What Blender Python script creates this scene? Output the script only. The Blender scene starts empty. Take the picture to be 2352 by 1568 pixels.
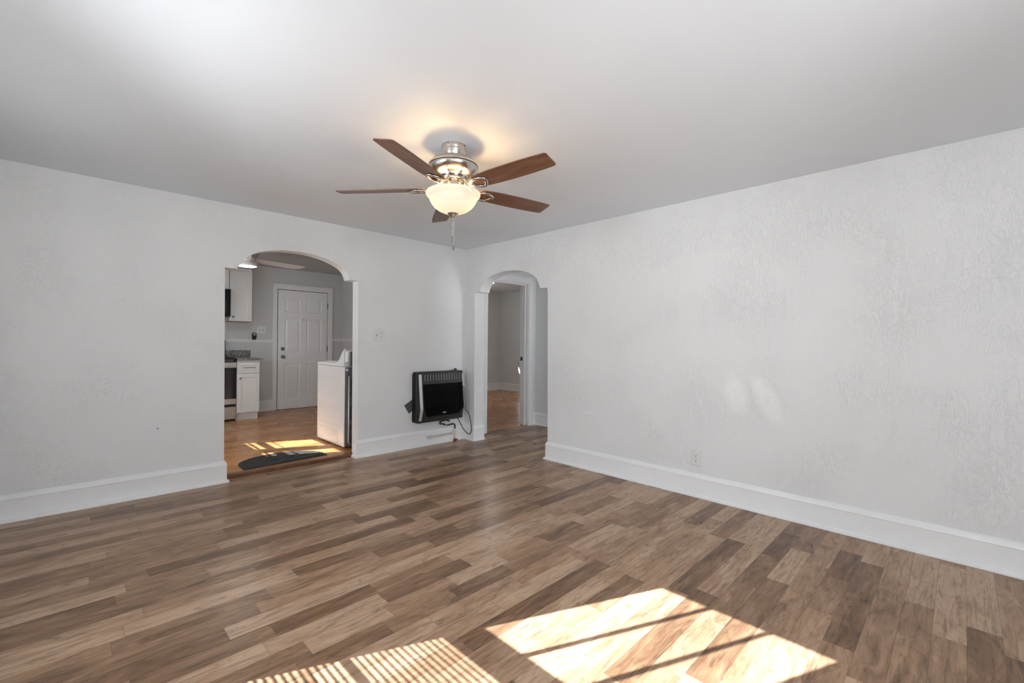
import bpy, bmesh, math, random
from mathutils import Matrix, Vector
C = bpy.context.scene.collection
sc = bpy.context.scene
pi = math.pi
random.seed(4)

# ------------------------------------------------------------------ camera
F_PX, AZ, PIT, ROL, CAM_H = 1031.75, 0.78397, 0.00241, 0.009577, 1.245
cam_d = bpy.data.cameras.new('camera')
cam_d.sensor_fit = 'HORIZONTAL'
cam_d.sensor_width = 36.0
cam_d.lens = F_PX / 2352 * 36.0
cam_d.clip_start = 0.02
cam = bpy.data.objects.new('camera', cam_d)
C.objects.link(cam)
cam.matrix_world = (Matrix.Translation((0, 0, CAM_H)) @ Matrix.Rotation(-AZ, 4, 'Z')
                    @ Matrix.Rotation(pi / 2 + PIT, 4, 'X') @ Matrix.Rotation(ROL, 4, 'Z'))
sc.camera = cam

# ------------------------------------------------------------------ light
sc.view_settings.view_transform = 'Standard'
sc.view_settings.look = 'None'
sc.view_settings.gamma = 1.0
sc.view_settings.use_curve_mapping = False
sc.view_settings.exposure = 0.55

SKY = 7.0
world = bpy.data.worlds.new('sky')
sc.world = world
world.use_nodes = True
bg = world.node_tree.nodes['Background']
wn = world.node_tree
_tc = wn.nodes.new('ShaderNodeTexCoord')
_sp = wn.nodes.new('ShaderNodeSeparateXYZ')
_rp = wn.nodes.new('ShaderNodeValToRGB')
_mp = wn.nodes.new('ShaderNodeMath')
_mp.operation = 'MULTIPLY_ADD'
_mp.inputs[1].default_value = 0.5
_mp.inputs[2].default_value = 0.5
wn.links.new(_tc.outputs['Generated'], _sp.inputs[0])
wn.links.new(_sp.outputs[2], _mp.inputs[0])
wn.links.new(_mp.outputs[0], _rp.inputs[0])
wn.links.new(_rp.outputs[0], bg.inputs[0])
# sunlit pale ground below the horizon, bright hazy sky above
_rp.color_ramp.elements[0].position = 0.47
_rp.color_ramp.elements[0].color = (1.38, 1.41, 1.45, 1)
_rp.color_ramp.elements[1].position = 0.52
_rp.color_ramp.elements[1].color = (0.90, 0.94, 1.0, 1)
bg.inputs[1].default_value = SKY

SUN_E = math.radians(34.0)
SLOPE = 0.45
sx, sy = 1 / math.hypot(1, SLOPE), -SLOPE / math.hypot(1, SLOPE)
sun_d = bpy.data.lights.new('sun', 'SUN')
sun_d.energy = 22.0
sun_d.angle = math.radians(0.30)
sun_d.color = (0.97, 0.98, 1.0)
sun = bpy.data.objects.new('sun', sun_d)
C.objects.link(sun)
sun.location = (-5, 4, 6)
sun_dir = Vector((sx * math.cos(SUN_E), sy * math.cos(SUN_E), -math.sin(SUN_E)))
sun.rotation_euler = sun_dir.to_track_quat('-Z', 'Y').to_euler()


def portal(loc, direction, w, h):
    d = bpy.data.lights.new('window_portal', 'AREA')
    d.shape = 'RECTANGLE'
    d.size, d.size_y = w, h
    d.cycles.is_portal = True
    o = bpy.data.objects.new('window_portal', d)
    C.objects.link(o)
    o.location = loc
    o.rotation_euler = Vector(direction).to_track_quat('-Z', 'Y').to_euler()


portal((-0.56, 1.925, 1.30), (1, 0, 0), 0.80, 1.5)
portal((4.675, 1.22, 1.375), (0, 1, 0), 0.7, 1.1)
portal((0.45, -1.75, 1.3), (0, 1, 0), 1.5, 1.4)
portal((-0.56, -0.475, 1.30), (1, 0, 0), 1.05, 1.4)
portal((-0.56, 5.08, 1.50), (1, 0, 0), 0.5, 1.2)
portal((-0.56, 6.445, 1.60), (1, 0, 0), 0.95, 1.0)

# room numbers
D1, D2, H = 4.5527, 3.6829, 2.4406        # arch wall face (Y), right wall face (X), ceiling
T1, T2 = 0.133, 0.157                     # wall thicknesses
XW = -0.45                                # window wall face
YR = -1.70                                # rear wall face
KZ, KH = 0.03, 2.508                      # kitchen floor, kitchen ceiling
YK, XK = 8.45, 3.797                      # kitchen far wall, kitchen right wall
HX, HY = 5.105, 4.61                      # hall right wall, hall end wall
BX, BY, BH = 8.20, 8.66, 2.55             # bedroom

# ------------------------------------------------------------------ helpers
class MB:
    def __init__(self):
        self.v, self.f = [], []

    def add(self, vs, fs):
        n = len(self.v)
        self.v += [tuple(p) for p in vs]
        self.f += [tuple(i + n for i in f) for f in fs]
        return self

    def box(self, x0, x1, y0, y1, z0, z1):
        vs = [(x, y, z) for z in (z0, z1) for y in (y0, y1) for x in (x0, x1)]
        return self.add(vs, [(0, 2, 3, 1), (4, 5, 7, 6), (0, 1, 5, 4), (2, 6, 7, 3), (0, 4, 6, 2), (1, 3, 7, 5)])

    def prism(self, pts, axis, a, b):
        """polygon pts (2D) extruded along axis from a to b. axis X: pts=(y,z); Y: pts=(x,z); Z: pts=(x,y)"""
        def P(p, c):
            return {'X': (c, p[0], p[1]), 'Y': (p[0], c, p[1]), 'Z': (p[0], p[1], c)}[axis]
        n = len(pts)
        vs = [P(p, a) for p in pts] + [P(p, b) for p in pts]
        fs = [tuple(range(n)), tuple(range(2 * n - 1, n - 1, -1))]
        fs += [(i, i + n, (i + 1) % n + n, (i + 1) % n) for i in range(n)]
        return self.add(vs, fs)

    def lathe(self, prof, c=(0, 0), n=48):
        vs, fs = [], []
        for r, z in prof:
            for k in range(n):
                a = 2 * pi * k / n
                vs.append((c[0] + r * math.cos(a), c[1] + r * math.sin(a), z))
        for i in range(len(prof) - 1):
            for k in range(n):
                k2 = (k + 1) % n
                fs.append((i * n + k, i * n + k2, (i + 1) * n + k2, (i + 1) * n + k))
        return self.add(vs, fs)

    def lathe_dir(self, prof, o, d, n=20):
        """profile (r, t) revolved about direction d starting at o"""
        d = Vector(d).normalized()
        u = d.orthogonal().normalized()
        w = d.cross(u)
        o = Vector(o)
        vs, fs = [], []
        for r, t in prof:
            for k in range(n):
                a = 2 * pi * k / n
                vs.append(tuple(o + d * t + u * (r * math.cos(a)) + w * (r * math.sin(a))))
        for i in range(len(prof) - 1):
            for k in range(n):
                k2 = (k + 1) % n
                fs.append((i * n + k, i * n + k2, (i + 1) * n + k2, (i + 1) * n + k))
        fs.append(tuple(range(n - 1, -1, -1)))
        fs.append(tuple((len(prof) - 1) * n + k for k in range(n)))
        return self.add(vs, fs)

    def tube(self, path, r, n=10, closed=False, flat=1.0):
        pts = [Vector(p) for p in path]
        m = len(pts)
        vs, fs = [], []
        nrm = None
        for i, p in enumerate(pts):
            a = pts[(i - 1) % m] if (closed or i > 0) else p
            b = pts[(i + 1) % m] if (closed or i < m - 1) else p
            t = (b - a).normalized()
            if nrm is None:
                nrm = Vector((0, 0, 1)) if abs(t.z) < 0.9 else Vector((1, 0, 0))
            nrm = (nrm - t * nrm.dot(t)).normalized()
            bi = t.cross(nrm)
            rr = r[i] if isinstance(r, (list, tuple)) else r
            for k in range(n):
                q = 2 * pi * k / n
                vs.append(tuple(p + nrm * (rr * flat * math.cos(q)) + bi * (rr * math.sin(q))))
        for i in range(m if closed else m - 1):
            j = (i + 1) % m
            for k in range(n):
                k2 = (k + 1) % n
                fs.append((i * n + k, i * n + k2, j * n + k2, j * n + k))
        if not closed:
            fs.append(tuple(range(n - 1, -1, -1)))
            fs.append(tuple((m - 1) * n + k for k in range(n)))
        return self.add(vs, fs)

    def sweep(self, prof, path, side=1):
        """profile (d, z) swept along a 2D path with mitres; d is offset to the left (side=1) or right of travel"""
        n, m = len(prof), len(path)
        vs, fs = [], []
        P = [Vector((p[0], p[1])) for p in path]
        for i in range(m):
            dirs = []
            if i > 0:
                dirs.append((P[i] - P[i - 1]).normalized())
            if i < m - 1:
                dirs.append((P[i + 1] - P[i]).normalized())
            ns = [Vector((-d.y, d.x)) * side for d in dirs]
            if len(ns) == 2:
                b = (ns[0] + ns[1]).normalized()
                b = b / max(0.2, b.dot(ns[0]))
            else:
                b = ns[0]
            for d, z in prof:
                q = P[i] + b * d
                vs.append((q.x, q.y, z))
        for i in range(m - 1):
            for k in range(n):
                k2 = (k + 1) % n
                fs.append((i * n + k, i * n + k2, (i + 1) * n + k2, (i + 1) * n + k))
        fs.append(tuple(range(n)))
        fs.append(tuple((m - 1) * n + k for k in range(n - 1, -1, -1)))
        return self.add(vs, fs)


ORG = {}


def obj(name, mb, mat, parent=None, smooth=False, bevel=0.0, seg=2):
    me = bpy.data.meshes.new(name)
    off = Vector(ORG.get(parent.name, (0, 0, 0))) if parent else Vector((0, 0, 0))
    me.from_pydata([tuple(Vector(p) - off) for p in mb.v], [], mb.f)
    bm = bmesh.new()
    bm.from_mesh(me)
    bmesh.ops.recalc_face_normals(bm, faces=bm.faces)
    bm.to_mesh(me)
    bm.free()
    me.materials.append(mat)
    o = bpy.data.objects.new(name, me)
    C.objects.link(o)
    if parent:
        o.parent = parent
    ORG[o.name] = tuple(off)
    if smooth:
        for p in me.polygons:
            p.use_smooth = True
        if smooth != 'all':
            md = o.modifiers.new('edge_split', 'EDGE_SPLIT')
            md.split_angle = math.radians(smooth if not isinstance(smooth, bool) else 40)
    if bevel:
        b = o.modifiers.new('bevel', 'BEVEL')
        b.width = bevel
        b.segments = seg
        b.limit_method = 'ANGLE'
        b.angle_limit = math.radians(40)
    return o


def tag(o, label=None, cat=None, group=None, kind=None):
    if label:
        o['label'] = label
    if cat:
        o['category'] = cat
    if group:
        o['group'] = group
    if kind:
        o['kind'] = kind
    return o


def thing(name, label, cat, loc, group=None, kind=None):
    o = bpy.data.objects.new(name, None)
    o.empty_display_size = 0.05
    C.objects.link(o)
    o.location = loc
    ORG[o.name] = tuple(loc)
    return tag(o, label, cat, group, kind)


def struct(name, mb, mat, label, cat, **k):
    return tag(obj(name, mb, mat, **k), label, cat, kind='structure')


def grid_wall(axis, p0, p1, u0, u1, z0, z1, holes):
    """slab between p0,p1 along axis, spanning u,z with rectangular holes (u0,u1,z0,z1)"""
    us = sorted({u0, u1, *[h[0] for h in holes], *[h[1] for h in holes]})
    zs = sorted({z0, z1, *[h[2] for h in holes], *[h[3] for h in holes]})
    def solid(i, j):
        if i < 0 or j < 0 or i >= len(us) - 1 or j >= len(zs) - 1:
            return False
        cu, cz = (us[i] + us[i + 1]) / 2, (zs[j] + zs[j + 1]) / 2
        return not any(h[0] < cu < h[1] and h[2] < cz < h[3] for h in holes)
    idx, vs, fs = {}, [], []
    def V(i, j, s):
        if (i, j, s) not in idx:
            p = p1 if s else p0
            idx[(i, j, s)] = len(vs)
            vs.append((p, us[i], zs[j]) if axis == 'X' else (us[i], p, zs[j]))
        return idx[(i, j, s)]
    for i in range(len(us) - 1):
        for j in range(len(zs) - 1):
            if not solid(i, j):
                continue
            for s in (0, 1):
                fs.append((V(i, j, s), V(i + 1, j, s), V(i + 1, j + 1, s), V(i, j + 1, s)))
            for (di, dj, a, b) in ((-1, 0, (i, j), (i, j + 1)), (1, 0, (i + 1, j), (i + 1, j + 1)),
                                   (0, -1, (i, j), (i + 1, j)), (0, 1, (i, j + 1), (i + 1, j + 1))):
                if not solid(i + di, j + dj):
                    fs.append((V(*a, 0), V(*b, 0), V(*b, 1), V(*a, 1)))
    return MB().add(vs, fs)


def rrect(x0, x1, z0, z1, r, n=6, rs=None):
    """rounded rectangle outline; rs = radii (BL, BR, TR, TL)"""
    rs = rs or (r, r, r, r)
    out = []
    for (cx, cz, a0), rr in zip(((x0, z0, pi), (x1, z0, 1.5 * pi), (x1, z1, 0), (x0, z1, 0.5 * pi)), rs):
        sxn = 1 if cx == x0 else -1
        szn = 1 if cz == z0 else -1
        for k in range(n + 1):
            a = a0 + pi / 2 * k / n
            out.append((cx + sxn * rr + rr * math.cos(a), cz + szn * rr + rr * math.sin(a)))
    return out


def parts(name, mbs, mat, parent, **k):
    return [obj(name, m, mat, parent, **k) for m in mbs]


# ------------------------------------------------------------------ materials
def node_mat(name):
    m = bpy.data.materials.new(name)
    m.use_nodes = True
    nt = m.node_tree
    return m, nt, nt.nodes['Principled BSDF']


class N:
    """small node builder"""
    def __init__(self, nt):
        self.nt = nt

    def n(self, t, **k):
        nd = self.nt.nodes.new(t)
        for a, b in k.items():
            setattr(nd, a, b)
        return nd

    def put(self, sock, v):
        if hasattr(v, 'is_output') or isinstance(v, bpy.types.NodeSocket):
            self.nt.links.new(v, sock)
        else:
            sock.default_value = v

    def math(self, op, a, b=0.0, c=0.0, clamp=False):
        nd = self.n('ShaderNodeMath', operation=op, use_clamp=clamp)
        self.put(nd.inputs[0], a)
        self.put(nd.inputs[1], b)
        self.put(nd.inputs[2], c)
        return nd.outputs[0]

    def comb(self, x, y, z):
        nd = self.n('ShaderNodeCombineXYZ')
        for i, v in enumerate((x, y, z)):
            self.put(nd.inputs[i], v)
        return nd.outputs[0]

    def obj_xyz(self):
        tc = self.n('ShaderNodeTexCoord')
        s = self.n('ShaderNodeSeparateXYZ')
        self.nt.links.new(tc.outputs['Object'], s.inputs[0])
        return tc.outputs['Object'], s.outputs[0], s.outputs[1], s.outputs[2]

    def noise(self, vec, scale, detail=4.0, rough=0.5, dist=0.0):
        nd = self.n('ShaderNodeTexNoise')
        self.put(nd.inputs['Vector'], vec)
        nd.inputs['Scale'].default_value = scale
        nd.inputs['Detail'].default_value = detail
        nd.inputs['Roughness'].default_value = rough
        nd.inputs['Distortion'].default_value = dist
        return nd.outputs[0]

    def white(self, vec):
        nd = self.n('ShaderNodeTexWhiteNoise', noise_dimensions='3D')
        self.put(nd.inputs['Vector'], vec)
        return nd.outputs['Value'], nd.outputs['Color']

    def ramp(self, fac, stops, interp='LINEAR'):
        nd = self.n('ShaderNodeValToRGB')
        cr = nd.color_ramp
        cr.interpolation = interp
        while len(cr.elements) < len(stops):
            cr.elements.new(0.5)
        for e, (p, c) in zip(cr.elements, stops):
            e.position = p
            e.color = (*c, 1) if len(c) == 3 else c
        self.put(nd.inputs[0], fac)
        return nd.outputs[0]

    def mix(self, fac, a, b, mode='MIX'):
        nd = self.n('ShaderNodeMix', data_type='RGBA', blend_type=mode)
        self.put(nd.inputs[0], fac)
        self.put(nd.inputs[6], a if not isinstance(a, tuple) else (*a, 1))
        self.put(nd.inputs[7], b if not isinstance(b, tuple) else (*b, 1))
        return nd.outputs[2]

    def bump(self, height, strength, dist):
        nd = self.n('ShaderNodeBump')
        nd.inputs['Strength'].default_value = strength
        nd.inputs['Distance'].default_value = dist
        self.put(nd.inputs['Height'], height)
        return nd.outputs[0]


def simple(name, col, rough=0.5, metal=0.0, var=0.0, vscale=20.0, bump=0.0, bscale=60.0, coat=0.0, spec=0.5):
    m, nt, b = node_mat(name)
    g = N(nt)
    co, x, y, z = g.obj_xyz()
    b.inputs['Roughness'].default_value = rough
    b.inputs['Metallic'].default_value = metal
    b.inputs['Coat Weight'].default_value = coat
    b.inputs['Specular IOR Level'].default_value = spec
    f = g.noise(co, vscale, 3.0, 0.55)
    lo = tuple(c * (1 - var) for c in col)
    hi = tuple(min(1, c * (1 + var)) for c in col)
    g.put(b.inputs['Base Color'], g.ramp(f, [(0.3, lo), (0.7, hi)]))
    if bump:
        g.put(b.inputs['Normal'], g.bump(g.noise(co, bscale, 4.0, 0.6), bump, 0.002))
    return m


def plaster(name, col, strength=0.5, scale=1.0, patches=(), rough=0.55):
    """hand trowelled plaster: clustered curved ridges over a fine skin"""
    m, nt, b = node_mat(name)
    g = N(nt)
    co, x, y, z = g.obj_xyz()
    b.inputs['Roughness'].default_value = rough
    b.inputs['Specular IOR Level'].default_value = 0.3
    mp = g.n('ShaderNodeMapping')
    mp.inputs['Rotation'].default_value = (0.5, 0.5, 0.0)
    mp.inputs['Scale'].default_value = (0.8, 1.25, 0.55)
    nt.links.new(co, mp.inputs['Vector'])
    cs = mp.outputs[0]
    n1 = g.noise(cs, 15.0 * scale, 5.0, 0.58, 1.1)
    r1 = g.ramp(n1, [(0.455, (0, 0, 0)), (0.475, (1, 1, 1)), (0.51, (0.35, 0.35, 0.35)), (0.60, (0, 0, 0))])
    n2 = g.noise(cs, 30.0 * scale, 4.0, 0.6, 0.6)
    r2 = g.ramp(n2, [(0.44, (0, 0, 0)), (0.49, (1, 1, 1)), (0.50, (0.2, 0.2, 0.2)), (0.62, (0.6, 0.6, 0.6))])
    msk = g.ramp(g.noise(co, 2.2 * scale, 3.0, 0.5), [(0.42, (0, 0, 0)), (0.62, (1, 1, 1))])
    fine = g.noise(co, 70.0, 3.0, 0.6)
    h = g.math('ADD', g.math('MULTIPLY', r1, g.math('ADD', g.math('MULTIPLY', msk, 0.55), 0.25)),
               g.math('MULTIPLY', r2, g.math('ADD', g.math('MULTIPLY', msk, 0.6), 0.12)))
    h = g.math('ADD', h, g.math('MULTIPLY', fine, 0.10))
    h = g.math('ADD', h, g.math('MULTIPLY', g.noise(co, 1.3, 2.0, 0.5), 1.2))
    g.put(b.inputs['Normal'], g.bump(h, strength, 0.0035))
    v = g.noise(co, 1.6, 4.0, 0.6)
    base = g.ramp(v, [(0.3, tuple(c * 0.975 for c in col)), (0.7, col)])
    for (py, pz, ry, rz, sh, amt) in patches:
        wob = g.math('MULTIPLY', g.math('SUBTRACT', g.noise(co, 14.0, 3.0, 0.6), 0.5), 0.9)
        dy = g.math('DIVIDE', g.math('ADD', g.math('SUBTRACT', y, py), g.math('MULTIPLY', g.math('SUBTRACT', z, pz), sh)), ry)
        dz = g.math('DIVIDE', g.math('SUBTRACT', z, pz), rz)
        d = g.math('ADD', g.math('ADD', g.math('MULTIPLY', dy, dy), g.math('MULTIPLY', dz, dz)), wob)
        f = g.ramp(d, [(0.15, (amt,) * 3), (1.2, (0, 0, 0))])
        base = g.mix(f, base, (0.97, 0.97, 0.965))
    g.put(b.inputs['Base Color'], base)
    return m


def planks(name, width, lmin, lvar, stops, rough=0.3, dark=0.55, mott=0.5, seam=0.5, seed=0.0):
    """printed plank floor running along X"""
    m, nt, b = node_mat(name)
    g = N(nt)
    co, x, y, z = g.obj_xyz()
    yy = g.math('DIVIDE', g.math('ADD', y, 20.0), width)
    row = g.math('FLOOR', yy)
    fy = g.math('FRACT', yy)
    rv, rc = g.white(g.comb(row, 3.7 + seed, 1.3))
    rv2, _ = g.white(g.comb(row, 9.1 + seed, 5.3))
    ln = g.math('ADD', g.math('MULTIPLY', rv, lvar), lmin)
    xx = g.math('ADD', g.math('DIVIDE', g.math('ADD', x, 20.0), ln), g.math('MULTIPLY', rv2, 17.0))
    col = g.math('FLOOR', xx)
    fx = g.math('FRACT', xx)
    pv, pc = g.white(g.comb(row, col, 0.5 + seed))
    pv2, _ = g.white(g.comb(row, col, 7.5 + seed))
    off = g.math('MULTIPLY', pv2, 31.0)
    # grain, long mottling, cathedral figure
    grain = g.noise(g.comb(g.math('ADD', g.math('MULTIPLY', x, 4.0), off), g.math('MULTIPLY', y, 70.0), off), 1.0, 5.0, 0.65, 0.6)
    mot = g.noise(g.comb(g.math('ADD', g.math('MULTIPLY', x, 3.2), off), g.math('MULTIPLY', y, 13.0), off), 1.0, 4.0, 0.6, 1.1)
    fig = g.noise(g.comb(g.math('ADD', g.math('MULTIPLY', x, 2.2), off), g.math('MULTIPLY', y, 9.0), off), 1.0, 2.0, 0.5, 0.4)
    rings = g.math('FRACT', g.math('MULTIPLY', fig, 9.0))
    rings = g.ramp(rings, [(0.0, (0.75,) * 3), (0.12, (1, 1, 1)), (0.75, (1, 1, 1)), (1.0, (0.82,) * 3)])
    base = g.ramp(g.math('ADD', g.math('MULTIPLY', pv, 0.72), g.math('MULTIPLY', g.math('SUBTRACT', mot, 0.28), mott * 1.35), clamp=True), stops)
    gr = g.ramp(grain, [(0.33, (dark,) * 3), (0.5, (1, 1, 1)), (0.7, (1.0, 1.0, 1.0))])
    base = g.mix(0.75, base, gr, 'MULTIPLY')
    base = g.mix(0.6, base, rings, 'MULTIPLY')
    # dark smoky stains printed in the boards
    st = g.noise(g.comb(g.math('ADD', g.math('MULTIPLY', x, 5.0), off), g.math('MULTIPLY', y, 20.0), g.math('ADD', off, 4.0)), 1.0, 4.0, 0.65, 1.6)
    stm = g.ramp(st, [(0.55, (0, 0, 0)), (0.74, (0.75,) * 3)])
    base = g.mix(g.math('MULTIPLY', stm, mott), base, tuple(c * 0.55 for c in stops[0][1]))
    # seams
    ey = g.math('MULTIPLY', g.math('MINIMUM', fy, g.math('SUBTRACT', 1.0, fy)), width)
    ex = g.math('MULTIPLY', g.math('MINIMUM', fx, g.math('SUBTRACT', 1.0, fx)), ln)
    e = g.math('MINIMUM', ey, ex)
    sm = g.ramp(g.math('DIVIDE', e, 0.004), [(0.15, (1 - seam,) * 3), (0.55, (1, 1, 1))])
    base = g.mix(1.0, base, sm, 'MULTIPLY')
    g.put(b.inputs['Base Color'], base)
    g.put(b.inputs['Roughness'], g.math('ADD', g.math('MULTIPLY', mot, 0.12), rough - 0.06))
    b.inputs['Specular IOR Level'].default_value = 0.24
    g.put(b.inputs['Normal'], g.bump(g.math('ADD', g.math('MULTIPLY', grain, 0.5), g.math('MULTIPLY', sm, 1.0)), 0.10, 0.002))
    return m


WHITE = (0.86, 0.865, 0.865)
M_wall_a = plaster('trowelled_plaster', WHITE, 0.55)
M_wall_b = plaster('trowelled_plaster_patched', WHITE, 0.55, patches=(
    (1.235, 0.86, 0.105, 0.18, -0.2, 0.7), (1.02, 0.84, 0.095, 0.20, -0.4, 0.85), (2.60, 0.56, 0.09, 0.022, -0.1, 0.4)))
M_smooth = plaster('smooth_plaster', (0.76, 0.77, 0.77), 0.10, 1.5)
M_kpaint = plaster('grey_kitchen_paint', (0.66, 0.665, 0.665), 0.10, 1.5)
M_kceil_shaded = simple('shade_toned_kitchen_ceiling', (0.52, 0.525, 0.53), 0.7, var=0.01, spec=0.2)  # white ceiling; its shade is put into this darker grey
M_ceil = simple('ceiling_paint', (0.86, 0.895, 0.94), 0.7, var=0.01, vscale=1.2, bump=0.05, bscale=9.0, spec=0.2)
M_trim = simple('white_trim_enamel', (0.90, 0.905, 0.905), 0.32, var=0.015, vscale=8.0, bump=0.05, bscale=30.0)
M_floor = planks('printed_oak_planks', 0.108, 0.35, 0.75,
                 [(0.0, (0.10, 0.054, 0.030)), (0.35, (0.242, 0.140, 0.080)), (0.68, (0.41, 0.255, 0.157)), (1.0, (0.54, 0.37, 0.25))], 0.30, 0.5, 0.85, 0.28)
M_kfloor = planks('warm_oak_planks', 0.115, 0.7, 0.9,
                  [(0.0, (0.31, 0.125, 0.038)), (0.5, (0.50, 0.225, 0.075)), (1.0, (0.64, 0.33, 0.125))], 0.27, 0.86, 0.42, 0.3, seed=3.0)
M_sill = simple('stained_threshold', (0.17, 0.07, 0.035), 0.35, var=0.25, vscale=14.0)
M_nickel = simple('brushed_nickel', (0.62, 0.585, 0.54), 0.24, 1.0, var=0.04, vscale=40.0)
M_dark = simple('dark_gap', (0.02, 0.02, 0.02), 0.6)
M_black = simple('black_plastic', (0.018, 0.018, 0.018), 0.45, var=0.1)
M_blackgloss = simple('black_glass', (0.008, 0.008, 0.009), 0.08, var=0.1)
M_fin = simple('grey_louver_edge', (0.13, 0.13, 0.125), 0.4, 0.3)
M_soot = simple('matte_black_firebox', (0.004, 0.004, 0.004), 0.6, spec=0.15)
M_heat = simple('charcoal_enamel', (0.052, 0.051, 0.049), 0.38, 0.3, var=0.06, vscale=30)
M_heatdk = simple('black_enamel', (0.012, 0.012, 0.012), 0.45, var=0.1, spec=0.2)
M_silver = simple('satin_silver_strip', (0.80, 0.80, 0.79), 0.35, 0.5, var=0.06, vscale=50)
M_steel = simple('stainless_steel', (0.55, 0.55, 0.54), 0.3, 1.0, var=0.06, vscale=30)
M_cab = simple('white_cabinet_paint', (0.80, 0.80, 0.79), 0.35, var=0.01)
M_washer = simple('white_appliance_enamel', (0.84, 0.84, 0.83), 0.22, var=0.005)
M_galv = simple('grey_galvanised_sheet', (0.22, 0.22, 0.22), 0.45, 0.5, var=0.12, vscale=25)
M_mat = simple('charcoal_rubber_mat', (0.022, 0.020, 0.018), 0.75, var=0.25, vscale=60, bump=0.6, bscale=90)
M_plate = simple('white_plate_plastic', (0.80, 0.80, 0.785), 0.35, var=0.005)
M_slot = simple('dark_slot', (0.03, 0.03, 0.03), 0.6)
M_paper = simple('white_paper', (0.80, 0.80, 0.79), 0.7, var=0.02)
M_print = simple('grey_printed_page', (0.10, 0.10, 0.10), 0.7, var=0.45, vscale=90)
M_red = simple('red_valve_enamel', (0.22, 0.035, 0.015), 0.5, var=0.2)
M_brass = simple('tarnished_brass', (0.25, 0.20, 0.12), 0.45, 0.8, var=0.3, vscale=40)
M_rawwood = simple('raw_cabinet_wood', (0.45, 0.24, 0.10), 0.6, var=0.1)
M_drum = simple('grey_fan_drum', (0.38, 0.38, 0.38), 0.5, 0.2, var=0.02)
M_ash = simple('white_fan_blade', (0.84, 0.84, 0.83), 0.45, var=0.01)
M_cordw = simple('white_cord', (0.78, 0.78, 0.76), 0.5)

def copper_mat():
    m, nt, b = node_mat('painted_copper_pipe')
    g = N(nt)
    co, x, y, z = g.obj_xyz()
    f = g.noise(co, 55.0, 4.0, 0.65, 0.8)
    g.put(b.inputs['Base Color'], g.ramp(f, [(0.34, (0.45, 0.22, 0.12)), (0.44, (0.78, 0.62, 0.53)), (0.58, (0.86, 0.80, 0.76))]))
    b.inputs['Roughness'].default_value = 0.55
    return m


def granite_mat():
    m, nt, b = node_mat('speckled_granite')
    g = N(nt)
    co, x, y, z = g.obj_xyz()
    f = g.noise(co, 60.0, 4.0, 0.7, 0.4)
    g.put(b.inputs['Base Color'], g.ramp(f, [(0.36, (0.02, 0.02, 0.022)), (0.46, (0.13, 0.13, 0.13)), (0.54, (0.33, 0.32, 0.31)), (0.66, (0.62, 0.61, 0.59))]))
    b.inputs['Roughness'].default_value = 0.2
    return m


def walnut_mat():
    m, nt, b = node_mat('walnut_blade')
    g = N(nt)
    tc = g.n('ShaderNodeTexCoord')
    s = g.n('ShaderNodeSeparateXYZ')
    nt.links.new(tc.outputs['UV'], s.inputs[0])
    u, v = s.outputs[0], s.outputs[1]
    f = g.noise(g.comb(g.math('MULTIPLY', u, 3.0), g.math('MULTIPLY', v, 60.0), 0.0), 1.0, 5.0, 0.6, 0.5)
    f2 = g.noise(g.comb(g.math('MULTIPLY', u, 2.5), g.math('MULTIPLY', v, 14.0), 4.0), 1.0, 3.0, 0.5, 0.7)
    t = g.math('ADD', g.math('MULTIPLY', f, 0.5), g.math('MULTIPLY', f2, 0.5))
    g.put(b.inputs['Base Color'], g.ramp(t, [(0.34, (0.125, 0.056, 0.032)), (0.5, (0.185, 0.085, 0.047)), (0.66, (0.26, 0.13, 0.07))]))
    b.inputs['Roughness'].default_value = 0.38
    return m


def bowl_mat():
    m, nt, b = node_mat('frosted_glass_bowl')
    g = N(nt)
    out = nt.nodes['Material Output']
    tr = g.n('ShaderNodeBsdfTranslucent')
    tr.inputs[0].default_value = (0.06, 0.056, 0.050, 1)
    b.inputs['Base Color'].default_value = (0.86, 0.80, 0.73, 1)
    b.inputs['Roughness'].default_value = 0.25
    b.inputs['Emission Color'].default_value = (1.0, 0.84, 0.66, 1)
    b.inputs['Emission Strength'].default_value = BOWL_GLOW
    mx = g.n('ShaderNodeMixShader')
    mx.inputs[0].default_value = 0.4
    nt.links.new(b.outputs[0], mx.inputs[1])
    nt.links.new(tr.outputs[0], mx.inputs[2])
    tp = g.n('ShaderNodeBsdfTransparent')
    tp.inputs[0].default_value = (1.0, 0.93, 0.82, 1)
    m2 = g.n('ShaderNodeMixShader')
    m2.inputs[0].default_value = 0.04
    nt.links.new(mx.outputs[0], m2.inputs[1])
    nt.links.new(tp.outputs[0], m2.inputs[2])
    nt.links.new(m2.outputs[0], out.inputs[0])
    return m


def lamp_mat(name, col, s):
    m, nt, b = node_mat(name)
    b.inputs['Base Color'].default_value = (0.8, 0.8, 0.8, 1)
    b.inputs['Emission Color'].default_value = (*col, 1)
    b.inputs['Emission Strength'].default_value = s
    return m


def pane_mat():
    m, nt, b = node_mat('window_glass')
    g = N(nt)
    out = nt.nodes['Material Output']
    t = g.n('ShaderNodeBsdfTransparent')
    t.inputs[0].default_value = (0.96, 0.97, 0.97, 1)
    gl = g.n('ShaderNodeBsdfGlossy')
    gl.inputs['Roughness'].default_value = 0.02
    fr = g.n('ShaderNodeFresnel')
    fr.inputs[0].default_value = 1.3
    mx = g.n('ShaderNodeMixShader')
    nt.links.new(fr.outputs[0], mx.inputs[0])
    nt.links.new(t.outputs[0], mx.inputs[1])
    nt.links.new(gl.outputs[0], mx.inputs[2])
    nt.links.new(mx.outputs[0], out.inputs[0])
    return m


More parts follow.
